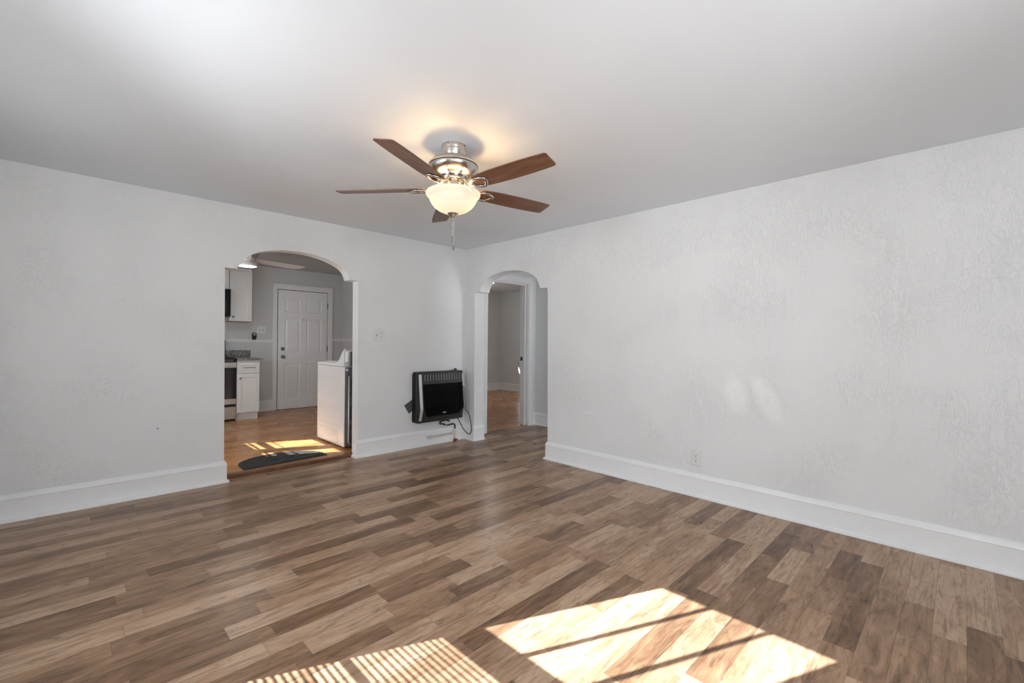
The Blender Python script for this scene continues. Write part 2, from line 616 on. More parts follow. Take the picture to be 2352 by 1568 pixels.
def diffuser_mat():
    m, nt, b = node_mat('light_spreading_cloth')
    g = N(nt)
    t = g.n('ShaderNodeBsdfTranslucent')
    t.inputs[0].default_value = (0.52, 0.52, 0.52, 1)
    b.inputs['Base Color'].default_value = (0.85, 0.86, 0.86, 1)
    b.inputs['Roughness'].default_value = 0.8
    mx = g.n('ShaderNodeMixShader')
    mx.inputs[0].default_value = 0.56
    nt.links.new(b.outputs[0], mx.inputs[1])
    nt.links.new(t.outputs[0], mx.inputs[2])
    nt.links.new(mx.outputs[0], nt.nodes['Material Output'].inputs[0])
    return m


M_diffuser = diffuser_mat()
BOWL_GLOW = 0.44
LAMP_W = 2.4
M_copper, M_granite, M_walnut, M_pane = copper_mat(), granite_mat(), walnut_mat(), pane_mat()
M_bowl = bowl_mat()
M_led = lamp_mat('white_led_disc', (1.0, 0.98, 0.95), 45.0)
M_dome = lamp_mat('white_light_dome', (1.0, 0.98, 0.95), 60.0)

# ------------------------------------------------------------------ setting: floors, ceilings
struct('floor', MB().box(XW - 0.2, HX + 0.1, YR - 0.1, 4.66, -0.12, 0.0), M_floor, 'brown printed plank floor of the main room and hall', 'floor')
struct('floor_kitchen', MB().box(XW - 0.2, XK + 0.1, 4.66, YK + 0.1, -0.12, KZ), M_kfloor, 'warm orange-brown plank floor of the kitchen', 'floor')
struct('floor_bedroom', MB().box(XK + 0.1, BX + 0.1, 4.66, BY + 0.1, -0.12, 0.0), M_kfloor, 'warm brown plank floor of the far bedroom', 'floor')
struct('trim_1', MB().prism([(4.632, 0.0), (4.632, 0.024), (4.640, 0.033), (4.70, 0.033), (4.70, 0.0)], 'X', 0.985, 2.23), M_sill,
       'dark stained threshold strip at the kitchen step', 'threshold')
struct('ceiling', MB().box(XW - 0.2, HX + 0.1, YR - 0.1, D1 + T1, H, H + 0.25), M_ceil, 'plain white ceiling of the main room', 'ceiling')
struct('ceiling_kitchen', MB().box(XW - 0.2, XK + 0.1, D1 + T1, YK + 0.15, KH, KH + 0.2), M_kceil_shaded, 'white kitchen ceiling behind the wide arch', 'ceiling')
struct('ceiling_bedroom', MB().box(XK + 0.1, BX + 0.1, D1 + T1, BY + 0.1, BH, BH + 0.2), M_ceil, 'white bedroom ceiling behind the narrow arch', 'ceiling')

# ------------------------------------------------------------------ setting: walls
# wide arch outline on the wall plane, (x, z), left foot to right foot
ARCH_L = [(1.0, 0.0), (0.9901, 1.8786), (1.0795, 1.8739), (1.0838, 1.8806), (1.0899, 1.8905), (1.0969, 1.902), (1.1047, 1.9155), (1.1133, 1.9306), (1.1222, 1.945), (1.1301, 1.9572), (1.1382, 1.9685), (1.1495, 1.9807), (1.1655, 1.995), (1.1848, 2.0102), (1.2055, 2.0241), (1.2275, 2.036), (1.251, 2.0465), (1.2751, 2.0559), (1.299, 2.0638), (1.3235, 2.0705), (1.3506, 2.0769), (1.383, 2.0838), (1.4183, 2.0904), (1.4504, 2.0957), (1.4752, 2.0987), (1.4967, 2.1003), (1.5208, 2.1017), (1.5497, 2.1036), (1.5813, 2.1053), (1.6156, 2.1059), (1.6532, 2.1053), (1.6936, 2.1037), (1.7345, 2.1003), (1.7761, 2.0949), (1.8183, 2.0876), (1.8582, 2.0792), (1.895, 2.0697), (1.9293, 2.0589), (1.9611, 2.0475), (1.9902, 2.0357), (2.0167, 2.0231), (2.0404, 2.0091), (2.0612, 1.9936), (2.0793, 1.9766), (2.0947, 1.9575), (2.1078, 1.9329), (2.1183, 1.9062), (2.1253, 1.8873), (2.219, 1.8846), (2.227, 0.0)]
ARCH_R = [(3.137, 0.0), (3.1565, 1.8135), (3.1741, 1.8398), (3.2675, 1.8463), (3.272, 1.8589), (3.2786, 1.877), (3.286, 1.895), (3.2937, 1.9114), (3.3023, 1.9277), (3.3122, 1.9429), (3.3226, 1.9562), (3.3343, 1.9683), (3.3495, 1.9806), (3.3698, 1.9936), (3.3937, 2.0068), (3.419, 2.019), (3.4451, 2.03), (3.4727, 2.0401), (3.5005, 2.049), (3.5274, 2.0565), (3.5545, 2.0629), (3.5838, 2.0687), (3.6157, 2.0745), (3.6498, 2.0797), (3.6867, 2.0838), (3.7285, 2.0865), (3.7733, 2.088), (3.8153, 2.0883), (3.8512, 2.0871), (3.8842, 2.0846), (3.9186, 2.081), (3.9578, 2.0763), (3.9986, 2.0704), (4.0364, 2.0635), (4.0692, 2.056), (4.0987, 2.0475), (4.1256, 2.0376), (4.1498, 2.0257), (4.1712, 2.0124), (4.1905, 1.9984), (4.2079, 1.9839), (4.2231, 1.9688), (4.2357, 1.9541), (4.2452, 1.9402), (4.2521, 1.9267), (4.2574, 1.9135), (4.2613, 1.899), (4.2637, 1.8848), (4.2652, 1.8748), (4.3704, 1.8737), (4.36, 0.0)]
pl = [(XW, 0.0)] + ARCH_L + [(D2 + T2, 0.0), (D2 + T2, H), (XW, H)]
struct('wall_left', MB().prism(pl, 'Y', D1, D1 + T1), M_wall_a, 'white trowelled plaster wall with the wide kitchen arch', 'wall', smooth=20)
pr = [(YR, 0.0)] + ARCH_R + [(D1, 0.0), (D1, H), (YR, H)]
struct('wall_right', MB().prism(pr, 'X', D2, D2 + T2), M_wall_b, 'white trowelled plaster wall with the narrow hall arch', 'wall', smooth=20)

WIN1 = (1.49, 2.36, 0.54, 2.07)
FILL_SIDE = (-0.90, 0.0, 0.60, 1.95)
FILL_ARCH = (2.65, 3.55, 0.60, 2.12)
WINK = (5.96, 6.93, 1.08, 2.10)
struct('wall_window', grid_wall('X', XW - 0.17, XW, YR - 0.17, YK + 0.15, -0.1, KH, [WIN1, FILL_SIDE, FILL_ARCH, WINK, (4.80, 5.36, 0.90, 2.10)]), M_wall_a,
       'white plaster outer wall beside the camera', 'wall')
FILL_REAR = (-0.30, 1.20, 0.60, 2.0)
FILL_KITCHEN = (4.80, 5.36, 0.90, 2.10)
struct('wall_rear', grid_wall('Y', YR - 0.17, YR, XW, D2 + T2, -0.1, H, [FILL_REAR]), M_wall_a, 'white plaster wall behind the camera', 'wall')
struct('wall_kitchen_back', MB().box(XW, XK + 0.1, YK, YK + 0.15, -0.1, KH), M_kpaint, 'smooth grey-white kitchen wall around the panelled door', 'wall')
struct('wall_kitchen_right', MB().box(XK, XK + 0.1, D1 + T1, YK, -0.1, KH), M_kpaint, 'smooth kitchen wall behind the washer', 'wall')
# hall end wall with door opening x 4.12..4.95
DOX0, DOX1, DOZ = 4.10, 4.95, 2.138
struct('wall_hall_end', grid_wall('Y', HY, HY + 0.155, D2 + T2, HX, 0.0, BH, [(DOX0, DOX1, 0.0, DOZ)]), M_smooth, 'hall end wall holding the white doorway', 'wall')
struct('wall_hall_right', MB().box(HX, HX + 0.1, 1.1, HY + 0.155, 0.0, H), M_smooth, 'plain hall wall right of the white doorway', 'wall')
struct('wall_hall_near', grid_wall('Y', 1.1, 1.2, D2 + T2, HX, 0.0, H, [(4.35, 5.0, 0.85, 1.90)]), M_smooth, 'hall wall out of sight behind the right wall', 'wall')
WINB = (5.60, 6.69, 0.95, 2.05)
struct('wall_bedroom_left', grid_wall('Y', BY, BY + 0.12, XK + 0.1, BX + 0.1, 0.0, BH, [WINB]), M_smooth, 'grey bedroom wall seen at left through the doorway', 'wall')
struct('wall_bedroom_back', MB().box(BX, BX + 0.1, HY, BY, 0.0, BH), M_smooth, 'grey bedroom wall facing the doorway', 'wall')
struct('wall_bedroom_near', MB().box(HX + 0.1, BX, HY, HY + 0.155, 0.0, BH), M_smooth, 'bedroom wall hidden right of the doorway', 'wall')
struct('wall_bedroom_side', MB().box(XK + 0.1, XK + 0.16, HY + 0.155, BY, 0.0, BH), M_smooth, 'bedroom wall backing on the kitchen', 'wall')

# ------------------------------------------------------------------ baseboards
BASE = [(0.0, 0.0), (0.034, 0.0), (0.034, 0.010), (0.031, 0.019), (0.019, 0.027), (0.018, 0.030), (0.018, 0.150), (0.0205, 0.153),
        (0.018, 0.158), (0.0165, 0.166), (0.012, 0.178), (0.004, 0.186), (0.0, 0.188)]
aL, aR = ARCH_L[0][0], ARCH_L[-1][0]
rN, rF = ARCH_R[0][0], ARCH_R[-1][0]
struct('baseboard_left', MB().sweep(BASE, [(XW, D1), (aL, D1), (aL, 4.632)], -1), M_trim, 'tall white baseboard left of the wide arch', 'baseboard', smooth=30)
struct('baseboard_back', MB().sweep(BASE, [(aR, 4.632), (aR, D1), (D2, D1), (D2, rF), (D2 + T2, rF)], -1), M_trim,
       'tall white baseboard under the wall heater', 'baseboard', smooth=30)
struct('baseboard_right', MB().sweep(BASE, [(D2 + T2, rN), (D2, rN), (D2, YR)], -1), M_trim, 'tall white baseboard along the right wall', 'baseboard', smooth=30)
struct('baseboard_hall', MB().sweep(BASE, [(5.036, HY), (HX, HY), (HX, 1.2)], -1), M_trim, 'white baseboard in the hall right of the doorway', 'baseboard', smooth=30)
BB2 = [(d, z + KZ) for d, z in BASE]
struct('baseboard_kitchen', MB().sweep(BB2, [(2.16, YK), (2.565, YK)], -1), M_trim, 'white baseboard between cabinet and kitchen door', 'baseboard', smooth=30)
struct('baseboard_bedroom', MB().sweep(BASE, [(XK + 0.16, BY), (BX, BY), (BX, HY + 0.155)], -1), M_trim, 'white baseboard round the bedroom corner', 'baseboard', smooth=30)

# ------------------------------------------------------------------ hall doorway casing
t = thing('door_2', 'white cased doorway in the hall opening to the bedroom', 'doorway', (DOX1, HY, 0), kind='structure')
cas = MB()
for (x0, x1, z0, z1) in ((DOX1 - 0.012, DOX1 + 0.0655, 0.0, DOZ - 0.0045), (DOX0 - 0.0655, DOX0 + 0.012, 0.0, DOZ - 0.0045), (DOX0 - 0.0655, DOX1 + 0.0655, DOZ - 0.004, DOZ + 0.0755)):
    cas.box(x0, x1, HY - 0.018, HY, z0, z1)
for (x0, x1, z0, z1) in ((DOX1 + 0.066, DOX1 + 0.084, 0.0, DOZ + 0.0755), (DOX0 - 0.084, DOX0 - 0.066, 0.0, DOZ + 0.0755),
                         (DOX0 - 0.084, DOX1 + 0.084, DOZ + 0.076, DOZ + 0.094)):
    cas.box(x0, x1, HY - 0.027, HY, z0, z1)
obj('casing', cas, M_trim, t, bevel=0.003)
jm = MB()
for (x0, x1, z0, z1) in ((DOX1 - 0.02, DOX1, 0.012, DOZ), (DOX0, DOX0 + 0.02, 0.012, DOZ), (DOX0 + 0.0205, DOX1 - 0.0205, DOZ - 0.02, DOZ)):
    jm.box(x0, x1, HY + 0.0005, HY + 0.16, z0, z1)
obj('jamb', jm, M_trim, t, bevel=0.002)
stp = MB()
for (x0, x1, z0, z1) in ((DOX1 - 0.034, DOX1 - 0.019, 0.0, DOZ - 0.02), (DOX0 + 0.019, DOX0 + 0.034, 0.0, DOZ - 0.02), (DOX0 + 0.0345, DOX1 - 0.0345, DOZ - 0.034, DOZ - 0.019)):
    stp.box(x0, x1, HY + 0.05, HY + 0.09, z0, z1)
obj('door_stop', stp, M_trim, t, bevel=0.002)
sp = tag(obj('strike_plate', MB().box(DOX1 - 0.0225, DOX1 - 0.0195, HY + 0.10, HY + 0.15, 0.97, 1.03), M_galv, t), 'dark metal strike plate')
obj('latch_hole', MB().box(DOX1 - 0.0235, DOX1 - 0.022, HY + 0.112, HY + 0.138, 0.982, 1.018), M_dark, sp)

# ------------------------------------------------------------------ windows (outside the photograph)
def window(name, label, y0, y1, z0, z1, xg, lights, rail):
    t = thing(name, label, 'window', (xg, (y0 + y1) / 2, z0), kind='structure')
    f = MB()
    e = 0.06
    for (a, b, c, d) in ((y0, y0 + e, z0, z1), (y1 - e, y1, z0, z1), (y0 + e, y1 - e, z0, z0 + e), (y0 + e, y1 - e, z1 - e, z1)):
        f.box(xg - 0.02, xg + 0.02, a, b, c, d)
    if rail:
        f.box(xg - 0.02, xg + 0.02, y0 + e, y1 - e, rail[0], rail[1])
    obj('frame', f, M_trim, t)
    if lights > 1:
        mt = MB()
        w = (y1 - y0 - 2 * e) / lights
        for k in range(1, lights):
            mt.box(xg - 0.012, xg + 0.012, y0 + e + k * w - 0.01, y0 + e + k * w + 0.01, rail[1] if rail else z0 + e, z1 - e)
        obj('muntins', mt, M_trim, t)
    obj('pane', MB().box(xg - 0.001, xg + 0.001, y0 + e, y1 - e, z0 + e, z1 - e), M_pane, t)
    return t


XG = -0.53
t = thing('fill_window_hall', 'added unseen window lighting the hall behind the right wall', 'window', (4.675, 1.15, 0.85), kind='structure')  # unseen opening added to brighten the hall casing
f = MB()
for (x0, x1, z0, z1) in ((4.35, 4.40, 0.85, 1.90), (4.95, 5.0, 0.85, 1.90), (4.40, 4.95, 0.85, 0.90), (4.40, 4.95, 1.85, 1.90)):
    f.box(x0, x1, 1.13, 1.17, z0, z1)
obj('frame', f, M_trim, t)
window('window_1', 'sash window in the outer wall nearest the arch wall', *WIN1, XG, 3, (1.25, 1.347))
window('fill_window_side', 'added fill-light sash window in the outer wall beside the camera', *FILL_SIDE, XG, 1, (1.25, 1.347))  # unseen window added to light the near part of the right wall
struct('sun_blocker', MB().box(-2.95, XW - 0.18, -1.6, 1.25, 2.14, 2.20), M_trim, 'unseen slab added to block sun at the window beside the camera', 'sun blocker')  # unseen slab added to keep direct sun out of the side window
window('fill_window_arch', 'added fill-light sash window in the outer wall by the arch wall', *FILL_ARCH, XG, 1, (1.25, 1.347))  # unseen window added to lift the arch wall and left ceiling
tag(obj('added_shade', MB().box(XW - 0.045, XW - 0.0445, 2.66, 3.54, 0.61, 2.11), M_diffuser), 'added translucent sheet spreading soft daylight by the arch wall', 'shade')  # translucent sheet added to turn sun into soft fill light
window('window_4', 'kitchen window in the outer wall', *WINK, XG, 1, None)
window('fill_window_kitchen', 'added narrow kitchen window lighting the washer', *FILL_KITCHEN, XG, 1, None)  # unseen window added to throw daylight on the washer side
t = thing('fill_window_rear', 'added fill-light window in the wall behind the camera', 'window', (0.45, YR - 0.08, 0.60), kind='structure')  # unseen window added as daylight fill from the rear
f = MB()
for (x0, x1, z0, z1) in ((-0.30, -0.24, 0.60, 2.0), (1.14, 1.20, 0.60, 2.0), (-0.24, 1.14, 0.60, 0.66), (-0.24, 1.14, 1.94, 2.0), (-0.24, 1.14, 1.26, 1.33)):
    f.box(x0, x1, YR - 0.10, YR - 0.06, z0, z1)
obj('frame', f, M_trim, t)
obj('pane', MB().box(-0.24, 1.14, YR - 0.081, YR - 0.079, 0.66, 1.94), M_pane, t)
t = thing('window_5', 'bedroom window out of sight', 'window', (6.27, BY + 0.06, 0.95), kind='structure')
f = MB()
for (x0, x1, z0, z1) in ((5.60, 5.65, 0.95, 2.05), (6.685, 6.69, 0.95, 2.05), (5.65, 6.685, 0.95, 1.0), (5.65, 6.685, 2.0, 2.05)):
    f.box(x0, x1, BY + 0.03, BY + 0.07, z0, z1)
obj('frame', f, M_trim, t)
tag(obj('added_shade', MB().box(5.61, 6.69, BY + 0.005, BY + 0.012, 0.96, 1.655).box(5.61, 6.69, BY + 0.005, BY + 0.012, 1.765, 2.04), M_paper), 'added slotted sheet shaping a sun sliver in the bedroom', 'shade')  # slot between the sheets lets one thin sun spot reach the bedroom wall
# mini blind over the lower sash of window 1
bl = MB()
zz = 0.60
sc19, ss19 = 0.0125 * math.cos(math.radians(19)), 0.0125 * math.sin(math.radians(19))
while zz < 1.26:
    c, s = sc19, ss19
    bl.add([(XW - 0.045 - c, 1.53, zz + s), (XW - 0.045 - c, 2.32, zz + s), (XW - 0.045 + c, 2.32, zz - s), (XW - 0.045 + c, 1.53, zz - s),
            (XW - 0.045 - c, 1.53, zz + s + 0.0012), (XW - 0.045 - c, 2.32, zz + s + 0.0012), (XW - 0.045 + c, 2.32, zz - s + 0.0012), (XW - 0.045 + c, 1.53, zz - s + 0.0012)],
           [(0, 1, 2, 3), (7, 6, 5, 4), (0, 4, 5, 1), (1, 5, 6, 2), (2, 6, 7, 3), (3, 7, 4, 0)])
    zz += 0.0197
bl.box(XW - 0.047, XW - 0.043, 1.53, 2.32, 0.938, 0.962)
bl.box(XW - 0.055, XW - 0.035, 1.53, 2.32, 0.575, 0.59)
tag(obj('mini_blind', bl, M_plate), 'white mini blind over the lower sash of the outer window', 'blind')
kb = MB()
for z0, z1 in ((1.10, 1.515), (1.532, 1.553), (1.588, 1.655), (1.705, 1.715)):
    kb.box(XW - 0.05, XW - 0.045, 5.97, 6.92, z0, z1)
kb.box(XW - 0.075, XW - 0.065, 6.23, 6.45, 1.10, 2.09)
tag(obj('kitchen_blind', kb, M_plate), 'white blind lowered on the kitchen window', 'blind')

# ------------------------------------------------------------------ ceiling fan
FX, FY = 1.675, 2.20
fan = thing('ceiling_fan', 'five-bladed walnut and nickel ceiling fan with a lit glass bowl', 'ceiling fan', (FX, FY, H))
fc = (FX, FY)
canopy = obj('canopy', MB().lathe([(0.0, H), (0.073, H), (0.0735, 2.418), (0.071, 2.413), (0.071, 2.409), (0.0725, 2.406), (0.069, 2.390), (0.064, 2.372), (0.058, 2.358), (0.0, 2.356)], fc), M_nickel, fan, smooth=35)
sc_ = []
for k in range(4):
    a = 2 * pi * k / 4 + 3.6
    d = (math.cos(a), math.sin(a), 0)
    sc_.append(MB().lathe_dir([(0.0, 0.071), (0.0045, 0.0715), (0.0045, 0.0765), (0.002, 0.078)], (FX, FY, 2.433), d, 10))
parts('canopy_screw', sc_, M_galv, canopy)
house = obj('motor_housing', MB().lathe([(0.0, 2.363), (0.058, 2.363), (0.085, 2.362), (0.112, 2.355), (0.134, 2.342), (0.147, 2.327), (0.151, 2.317), (0.151, 2.314), (0.146, 2.313), (0.146, 2.3095),
                                         (0.150, 2.3085), (0.150, 2.303), (0.145, 2.289), (0.134, 2.276), (0.118, 2.265), (0.100, 2.258), (0.088, 2.256), (0.087, 2.253), (0.085, 2.252),
                                         (0.079, 2.231), (0.074, 2.226), (0.0, 2.226)], fc, 64), M_nickel, fan, smooth=35)
obj('seam_ring', MB().lathe([(0.1462, 2.3135), (0.1478, 2.3135), (0.1478, 2.309), (0.1462, 2.309)], fc, 64), M_dark, house)
vt = []
for k in range(10):
    a = 2 * pi * k / 10 + 0.2
    ca, sa = math.cos(a), math.sin(a)
    for s in (-1,):
        pts = []
        for (r, w, z) in ((0.0838, -0.014, 2.2445), (0.0838, 0.014, 2.2445), (0.0826, 0.014, 2.2385), (0.0826, -0.014, 2.2385)):
            pts.append((FX + ca * r - sa * w, FY + sa * r + ca * w, z))
        vt.append(MB().add(pts, [(0, 1, 2, 3)]))
parts('vent_slot', vt, M_dark, house)
obj('switch_housing', MB().lathe([(0.0, 2.228), (0.052, 2.228), (0.054, 2.224), (0.054, 2.208), (0.062, 2.205), (0.070, 2.201), (0.071, 2.190), (0.070, 2.165), (0.066, 2.158), (0.0, 2.158)], fc), M_nickel, fan, smooth=35)
bowl = MB().lathe([(0.1500, 2.1500), (0.1510, 2.1565), (0.1580, 2.1580), (0.1635, 2.1540), (0.1660, 2.1470), (0.1640, 2.1385), (0.1570, 2.1285), (0.1480, 2.1190), (0.1440, 2.1120),
                   (0.1400, 2.1010), (0.1300, 2.0840), (0.1130, 2.0640), (0.0890, 2.0465), (0.0600, 2.0340), (0.0300, 2.0280), (0.0, 2.0265)], fc, 64)
obj('glass_bowl', bowl, M_bowl, fan, smooth='all')
fin = obj('finial', MB().lathe([(0.0, 2.032), (0.034, 2.030), (0.034, 2.027), (0.030, 2.024), (0.021, 2.014), (0.013, 2.003), (0.0095, 2.0), (0.010, 1.996), (0.0095, 1.990), (0.005, 1.987), (0.0, 1.986)], fc, 32), M_nickel, fan, smooth=35)


def tilt(x, y):
    return 0.003 * (x - FX) / 0.7 * 1.0 - 0.022 * (y - FY)


def bead_chain(name, x, y, z1, z0):
    mb = MB()
    z = z1
    while z > z0:
        mb.lathe([(0.0003, z + 0.0024), (0.0022, z + 0.0012), (0.0022, z - 0.0012), (0.0003, z - 0.0024)], (x, y), 8)
        z -= 0.0046
    mb.tube([(x, y, z1), (x, y, z0)], 0.0009, 6)
    return obj(name, mb, M_nickel, fan, smooth='all')


pc = bead_chain('pull_chain', FX + 0.004, FY - 0.002, 1.99, 1.838)
obj('drop_pendant', MB().lathe([(0.0, 1.842), (0.0015, 1.840), (0.003, 1.832), (0.006, 1.820), (0.0072, 1.813), (0.006, 1.807), (0.0, 1.804)], (FX + 0.004, FY - 0.002), 16), M_galv, pc, smooth='all')
pc2 = bead_chain('pull_chain', FX - 0.003, FY + 0.003, 1.99, 1.885)
obj('cylinder_pull', MB().lathe([(0.0, 1.890), (0.0028, 1.888), (0.0034, 1.882), (0.0034, 1.858), (0.0025, 1.853), (0.0, 1.852)], (FX - 0.003, FY + 0.003), 14), M_brass, pc2, smooth='all')

PITCH = math.radians(-11.8)
Z0 = 2.177


def blade_pt(th, r, w, dz=0.0):
    c, s = math.cos(th), math.sin(th)
    ly = w * math.cos(PITCH) - dz * math.sin(PITCH)
    lz = w * math.sin(PITCH) + dz * math.cos(PITCH)
    x, y = FX + c * r - s * ly, FY + s * r + c * ly
    return (x, y, Z0 + lz + tilt(x, y))


OUT_P = [(0.168, 0.030), (0.180, 0.046), (0.200, 0.056), (0.26, 0.063), (0.34, 0.069), (0.44, 0.073), (0.54, 0.0745), (0.63, 0.0735), (0.690, 0.0705), (0.703, 0.066), (0.7075, 0.058)]
OUT_N = [(0.711, -0.034), (0.708, -0.042), (0.700, -0.0465), (0.63, -0.0525), (0.54, -0.0575), (0.44, -0.0605), (0.34, -0.062), (0.26, -0.060), (0.200, -0.054), (0.180, -0.045), (0.168, -0.030)]
OUT = OUT_P + OUT_N
for k in range(5):
    th = -0.207 + 2 * pi * k / 5
    n = len(OUT)
    vs = [blade_pt(th, r, w, -0.0028) for r, w in OUT] + [blade_pt(th, r, w, 0.0028) for r, w in OUT]
    fs = [tuple(range(n)), tuple(range(2 * n - 1, n - 1, -1))] + [(i, i + n, (i + 1) % n + n, (i + 1) % n) for i in range(n)]
    b = obj('blade', MB().add(vs, fs), M_walnut, fan)
    uv = b.data.uv_layers.new(name='uv')
    for lp in b.data.loops:
        r, w = OUT[lp.vertex_index % n]
        uv.data[lp.index].uv = (r + k * 1.7, w + k * 0.31)
    # blade iron: curved arm from the hub plus a leaf shaped loop under the blade
    ir = MB()
    leaf = [(0.150, 0.004), (0.163, 0.018), (0.182, 0.033), (0.205, 0.044), (0.226, 0.047), (0.243, 0.038), (0.262, 0.014), (0.272, -0.004), (0.268, -0.018),
            (0.245, -0.030), (0.222, -0.037), (0.198, -0.035), (0.178, -0.026), (0.162, -0.014), (0.150, -0.004)]
    ir.tube([blade_pt(th, r, w, -0.009) for r, w in leaf], 0.011, 10, closed=True, flat=0.6)
    a0 = Vector((FX + math.cos(th) * 0.066, FY + math.sin(th) * 0.066, 2.222))
    a4 = Vector(blade_pt(th, 0.158, 0.0, -0.009))
    arm = []
    for q in range(9):
        u = q / 8
        p = a0.lerp(a4, u)
        e = u * u * (3 - 2 * u)
        p.z = a0.z + (a4.z - a0.z) * e
        arm.append(p)
    ir.tube(arm, [0.014 - 0.003 * math.sin(pi * q / 8) for q in range(9)], 10, flat=0.5)
    iron = obj('blade_iron', ir, M_nickel, b, smooth='all')
    for r, w in ((0.193, 0.0), (0.232, 0.02), (0.232, -0.014)):
        p = blade_pt(th, r, w, -0.0025)
        obj('blade_screw', MB().lathe([(0.0, p[2] - 0.003), (0.004, p[2] - 0.002), (0.0045, p[2] + 0.001)], (p[0], p[1]), 10), M_nickel, iron)
for k in range(2):
    a = -0.785 + pi * k
    ld = bpy.data.lights.new('fan_bulb_light', 'POINT')
    ld.energy = LAMP_W
    ld.color = (1.0, 0.66, 0.32)
    ld.shadow_soft_size = 0.03
    lo = bpy.data.objects.new('fan_bulb_light', ld)
    C.objects.link(lo)
    lo.location = (FX + 0.09 * math.cos(a), FY + 0.09 * math.sin(a), 2.114)
    lo.parent = None

# ------------------------------------------------------------------ gas wall heater
def HY_(d):
    return D1 - d


heater = thing('wall_heater', 'black vent-free gas heater hung low on the wall beside the narrow arch', 'heater', (3.235, D1, 0.29))
X0, X1, ZB, ZT = 2.890, 3.578, 0.294, 0.890
obj('casing', MB().prism(rrect(X0, X1, ZB, ZT, 0.04, 6, (0.028, 0.028, 0.036, 0.036)), 'Y', D1 - 0.004, HY_(0.088)), M_heatdk, heater, bevel=0.004)
PROF = [(0.096, 0.886), (0.104, 0.868), (0.116, 0.745), (0.148, 0.455), (0.134, 0.400), (0.124, 0.360), (0.112, 0.318), (0.100, 0.298)]     # (d, z) front face


def fd(z):
    for (d0, z0), (d1, z1) in zip(PROF, PROF[1:]):
        if z0 >= z >= z1:
            return d0 + (d1 - d0) * (z0 - z) / (z0 - z1)
    return PROF[0][0] if z > PROF[0][1] else PROF[-1][0]


rim = MB().prism(rrect(X0 - 0.001, X1 + 0.001, ZB - 0.001, ZT + 0.001, 0.04, 6, (0.028, 0.028, 0.036, 0.036)), 'Y', HY_(0.084), HY_(0.098))
obj('front_rim', rim, M_heat, heater, bevel=0.004)
OX0, OX1, OZ0, OZ1 = 2.968, 3.548, 0.360, 0.745
fp = MB()
xs = [2.906, OX0, 3.022, 3.500, OX1, 3.566]
zs = [p[1] for p in PROF[1:-1]]
zs = [0.868, 0.745, 0.455, 0.400, 0.360, 0.318]
for i in range(len(xs) - 1):
    for j in range(len(zs) - 1):
        if OX0 <= xs[i] < OX1 and OZ0 < zs[j] <= OZ1:
            if zs[j] <= 0.455 and i in (1, 3):
                # slanted lower corners of the opening
                za, zb = zs[j], zs[j + 1]
                def cx(z):
                    u = (0.455 - z) / (0.455 - 0.360)
                    return OX0 + (3.022 - OX0) * u if i == 1 else OX1 - (OX1 - 3.500) * u
                ed = xs[i] if i == 1 else xs[i + 1]
                fp.add([(ed, HY_(fd(za)), za), (cx(za), HY_(fd(za)), za), (cx(zb), HY_(fd(zb)), zb), (ed, HY_(fd(zb)), zb)], [(0, 1, 2, 3)])
            continue
        fp.add([(xs[i], HY_(fd(zs[j])), zs[j]), (xs[i + 1], HY_(fd(zs[j])), zs[j]), (xs[i + 1], HY_(fd(zs[j + 1])), zs[j + 1]), (xs[i], HY_(fd(zs[j + 1])), zs[j + 1])], [(0, 1, 2, 3)])
for xe in (xs[0], xs[-1]):
    n0 = [(xe, HY_(fd(z)), z) for z in zs] + [(xe, HY_(0.096), 0.318), (xe, HY_(0.096), 0.868)]
    fp.add(n0, [tuple(range(len(n0)))])
for ze in (0.868, 0.318):
    fp.add([(xs[0], HY_(fd(ze)), ze), (xs[-1], HY_(fd(ze)), ze), (xs[-1], HY_(0.096), ze), (xs[0], HY_(0.096), ze)], [(0, 1, 2, 3)])
# reveals of the opening
ring = [(OX0, 0.745), (OX1, 0.745), (OX1, 0.455), (3.500, 0.360), (3.022, 0.360), (OX0, 0.455)]
for (xa, za), (xb, zb) in zip(ring, ring[1:] + ring[:1]):
    fp.add([(xa, HY_(fd(za)), za), (xb, HY_(fd(zb)), zb), (xb, HY_(0.099), zb), (xa, HY_(0.099), za)], [(0, 1, 2, 3)])
obj('front_panel', fp, M_heat, heater)
obj('firebox', MB().add([(x, HY_(0.0995), z) for x, z in ring], [tuple(range(6))]), M_soot, heater)
for xa, xb in ((2.912, 2.950), (3.552, 3.562)):
    st = MB()
    zz_ = [0.862, 0.745, 0.455, 0.400, 0.360, 0.322]
    top = [(x, HY_(fd(z) + 0.004), z) for z in zz_ for x in (xa, xb)]
    bot = [(x, HY_(fd(z) - 0.001), z) for z in zz_ for x in (xa, xb)]
    n = len(top)
    fs = [(2 * i, 2 * i + 1, 2 * i + 3, 2 * i + 2) for i in range(5)] + [(n + 2 * i, n + 2 * i + 2, n + 2 * i + 3, n + 2 * i + 1) for i in range(5)]
    fs += [(2 * i, 2 * i + 2, n + 2 * i + 2, n + 2 * i) for i in range(5)] + [(2 * i + 1, n + 2 * i + 1, n + 2 * i + 3, 2 * i + 3) for i in range(5)]
    fs += [(0, n, n + 1, 1), (n - 2, n - 1, 2 * n - 1, 2 * n - 2)]
    tag(obj('side_strip', st.add(top + bot, fs), M_silver, heater), 'bright silver side strip')
vs_ = []
for k in range(15):
    xk = 2.985 + k * (3.532 - 2.985) / 14
    za, zb = 0.862, 0.782
    vs_.append(MB().add([(xk, HY_(fd(za) + 0.0006), za), (xk + 0.012, HY_(fd(za) + 0.0006), za), (xk + 0.012, HY_(fd(zb) + 0.0006), zb), (xk, HY_(fd(zb) + 0.0006), zb)], [(0, 1, 2, 3)]))
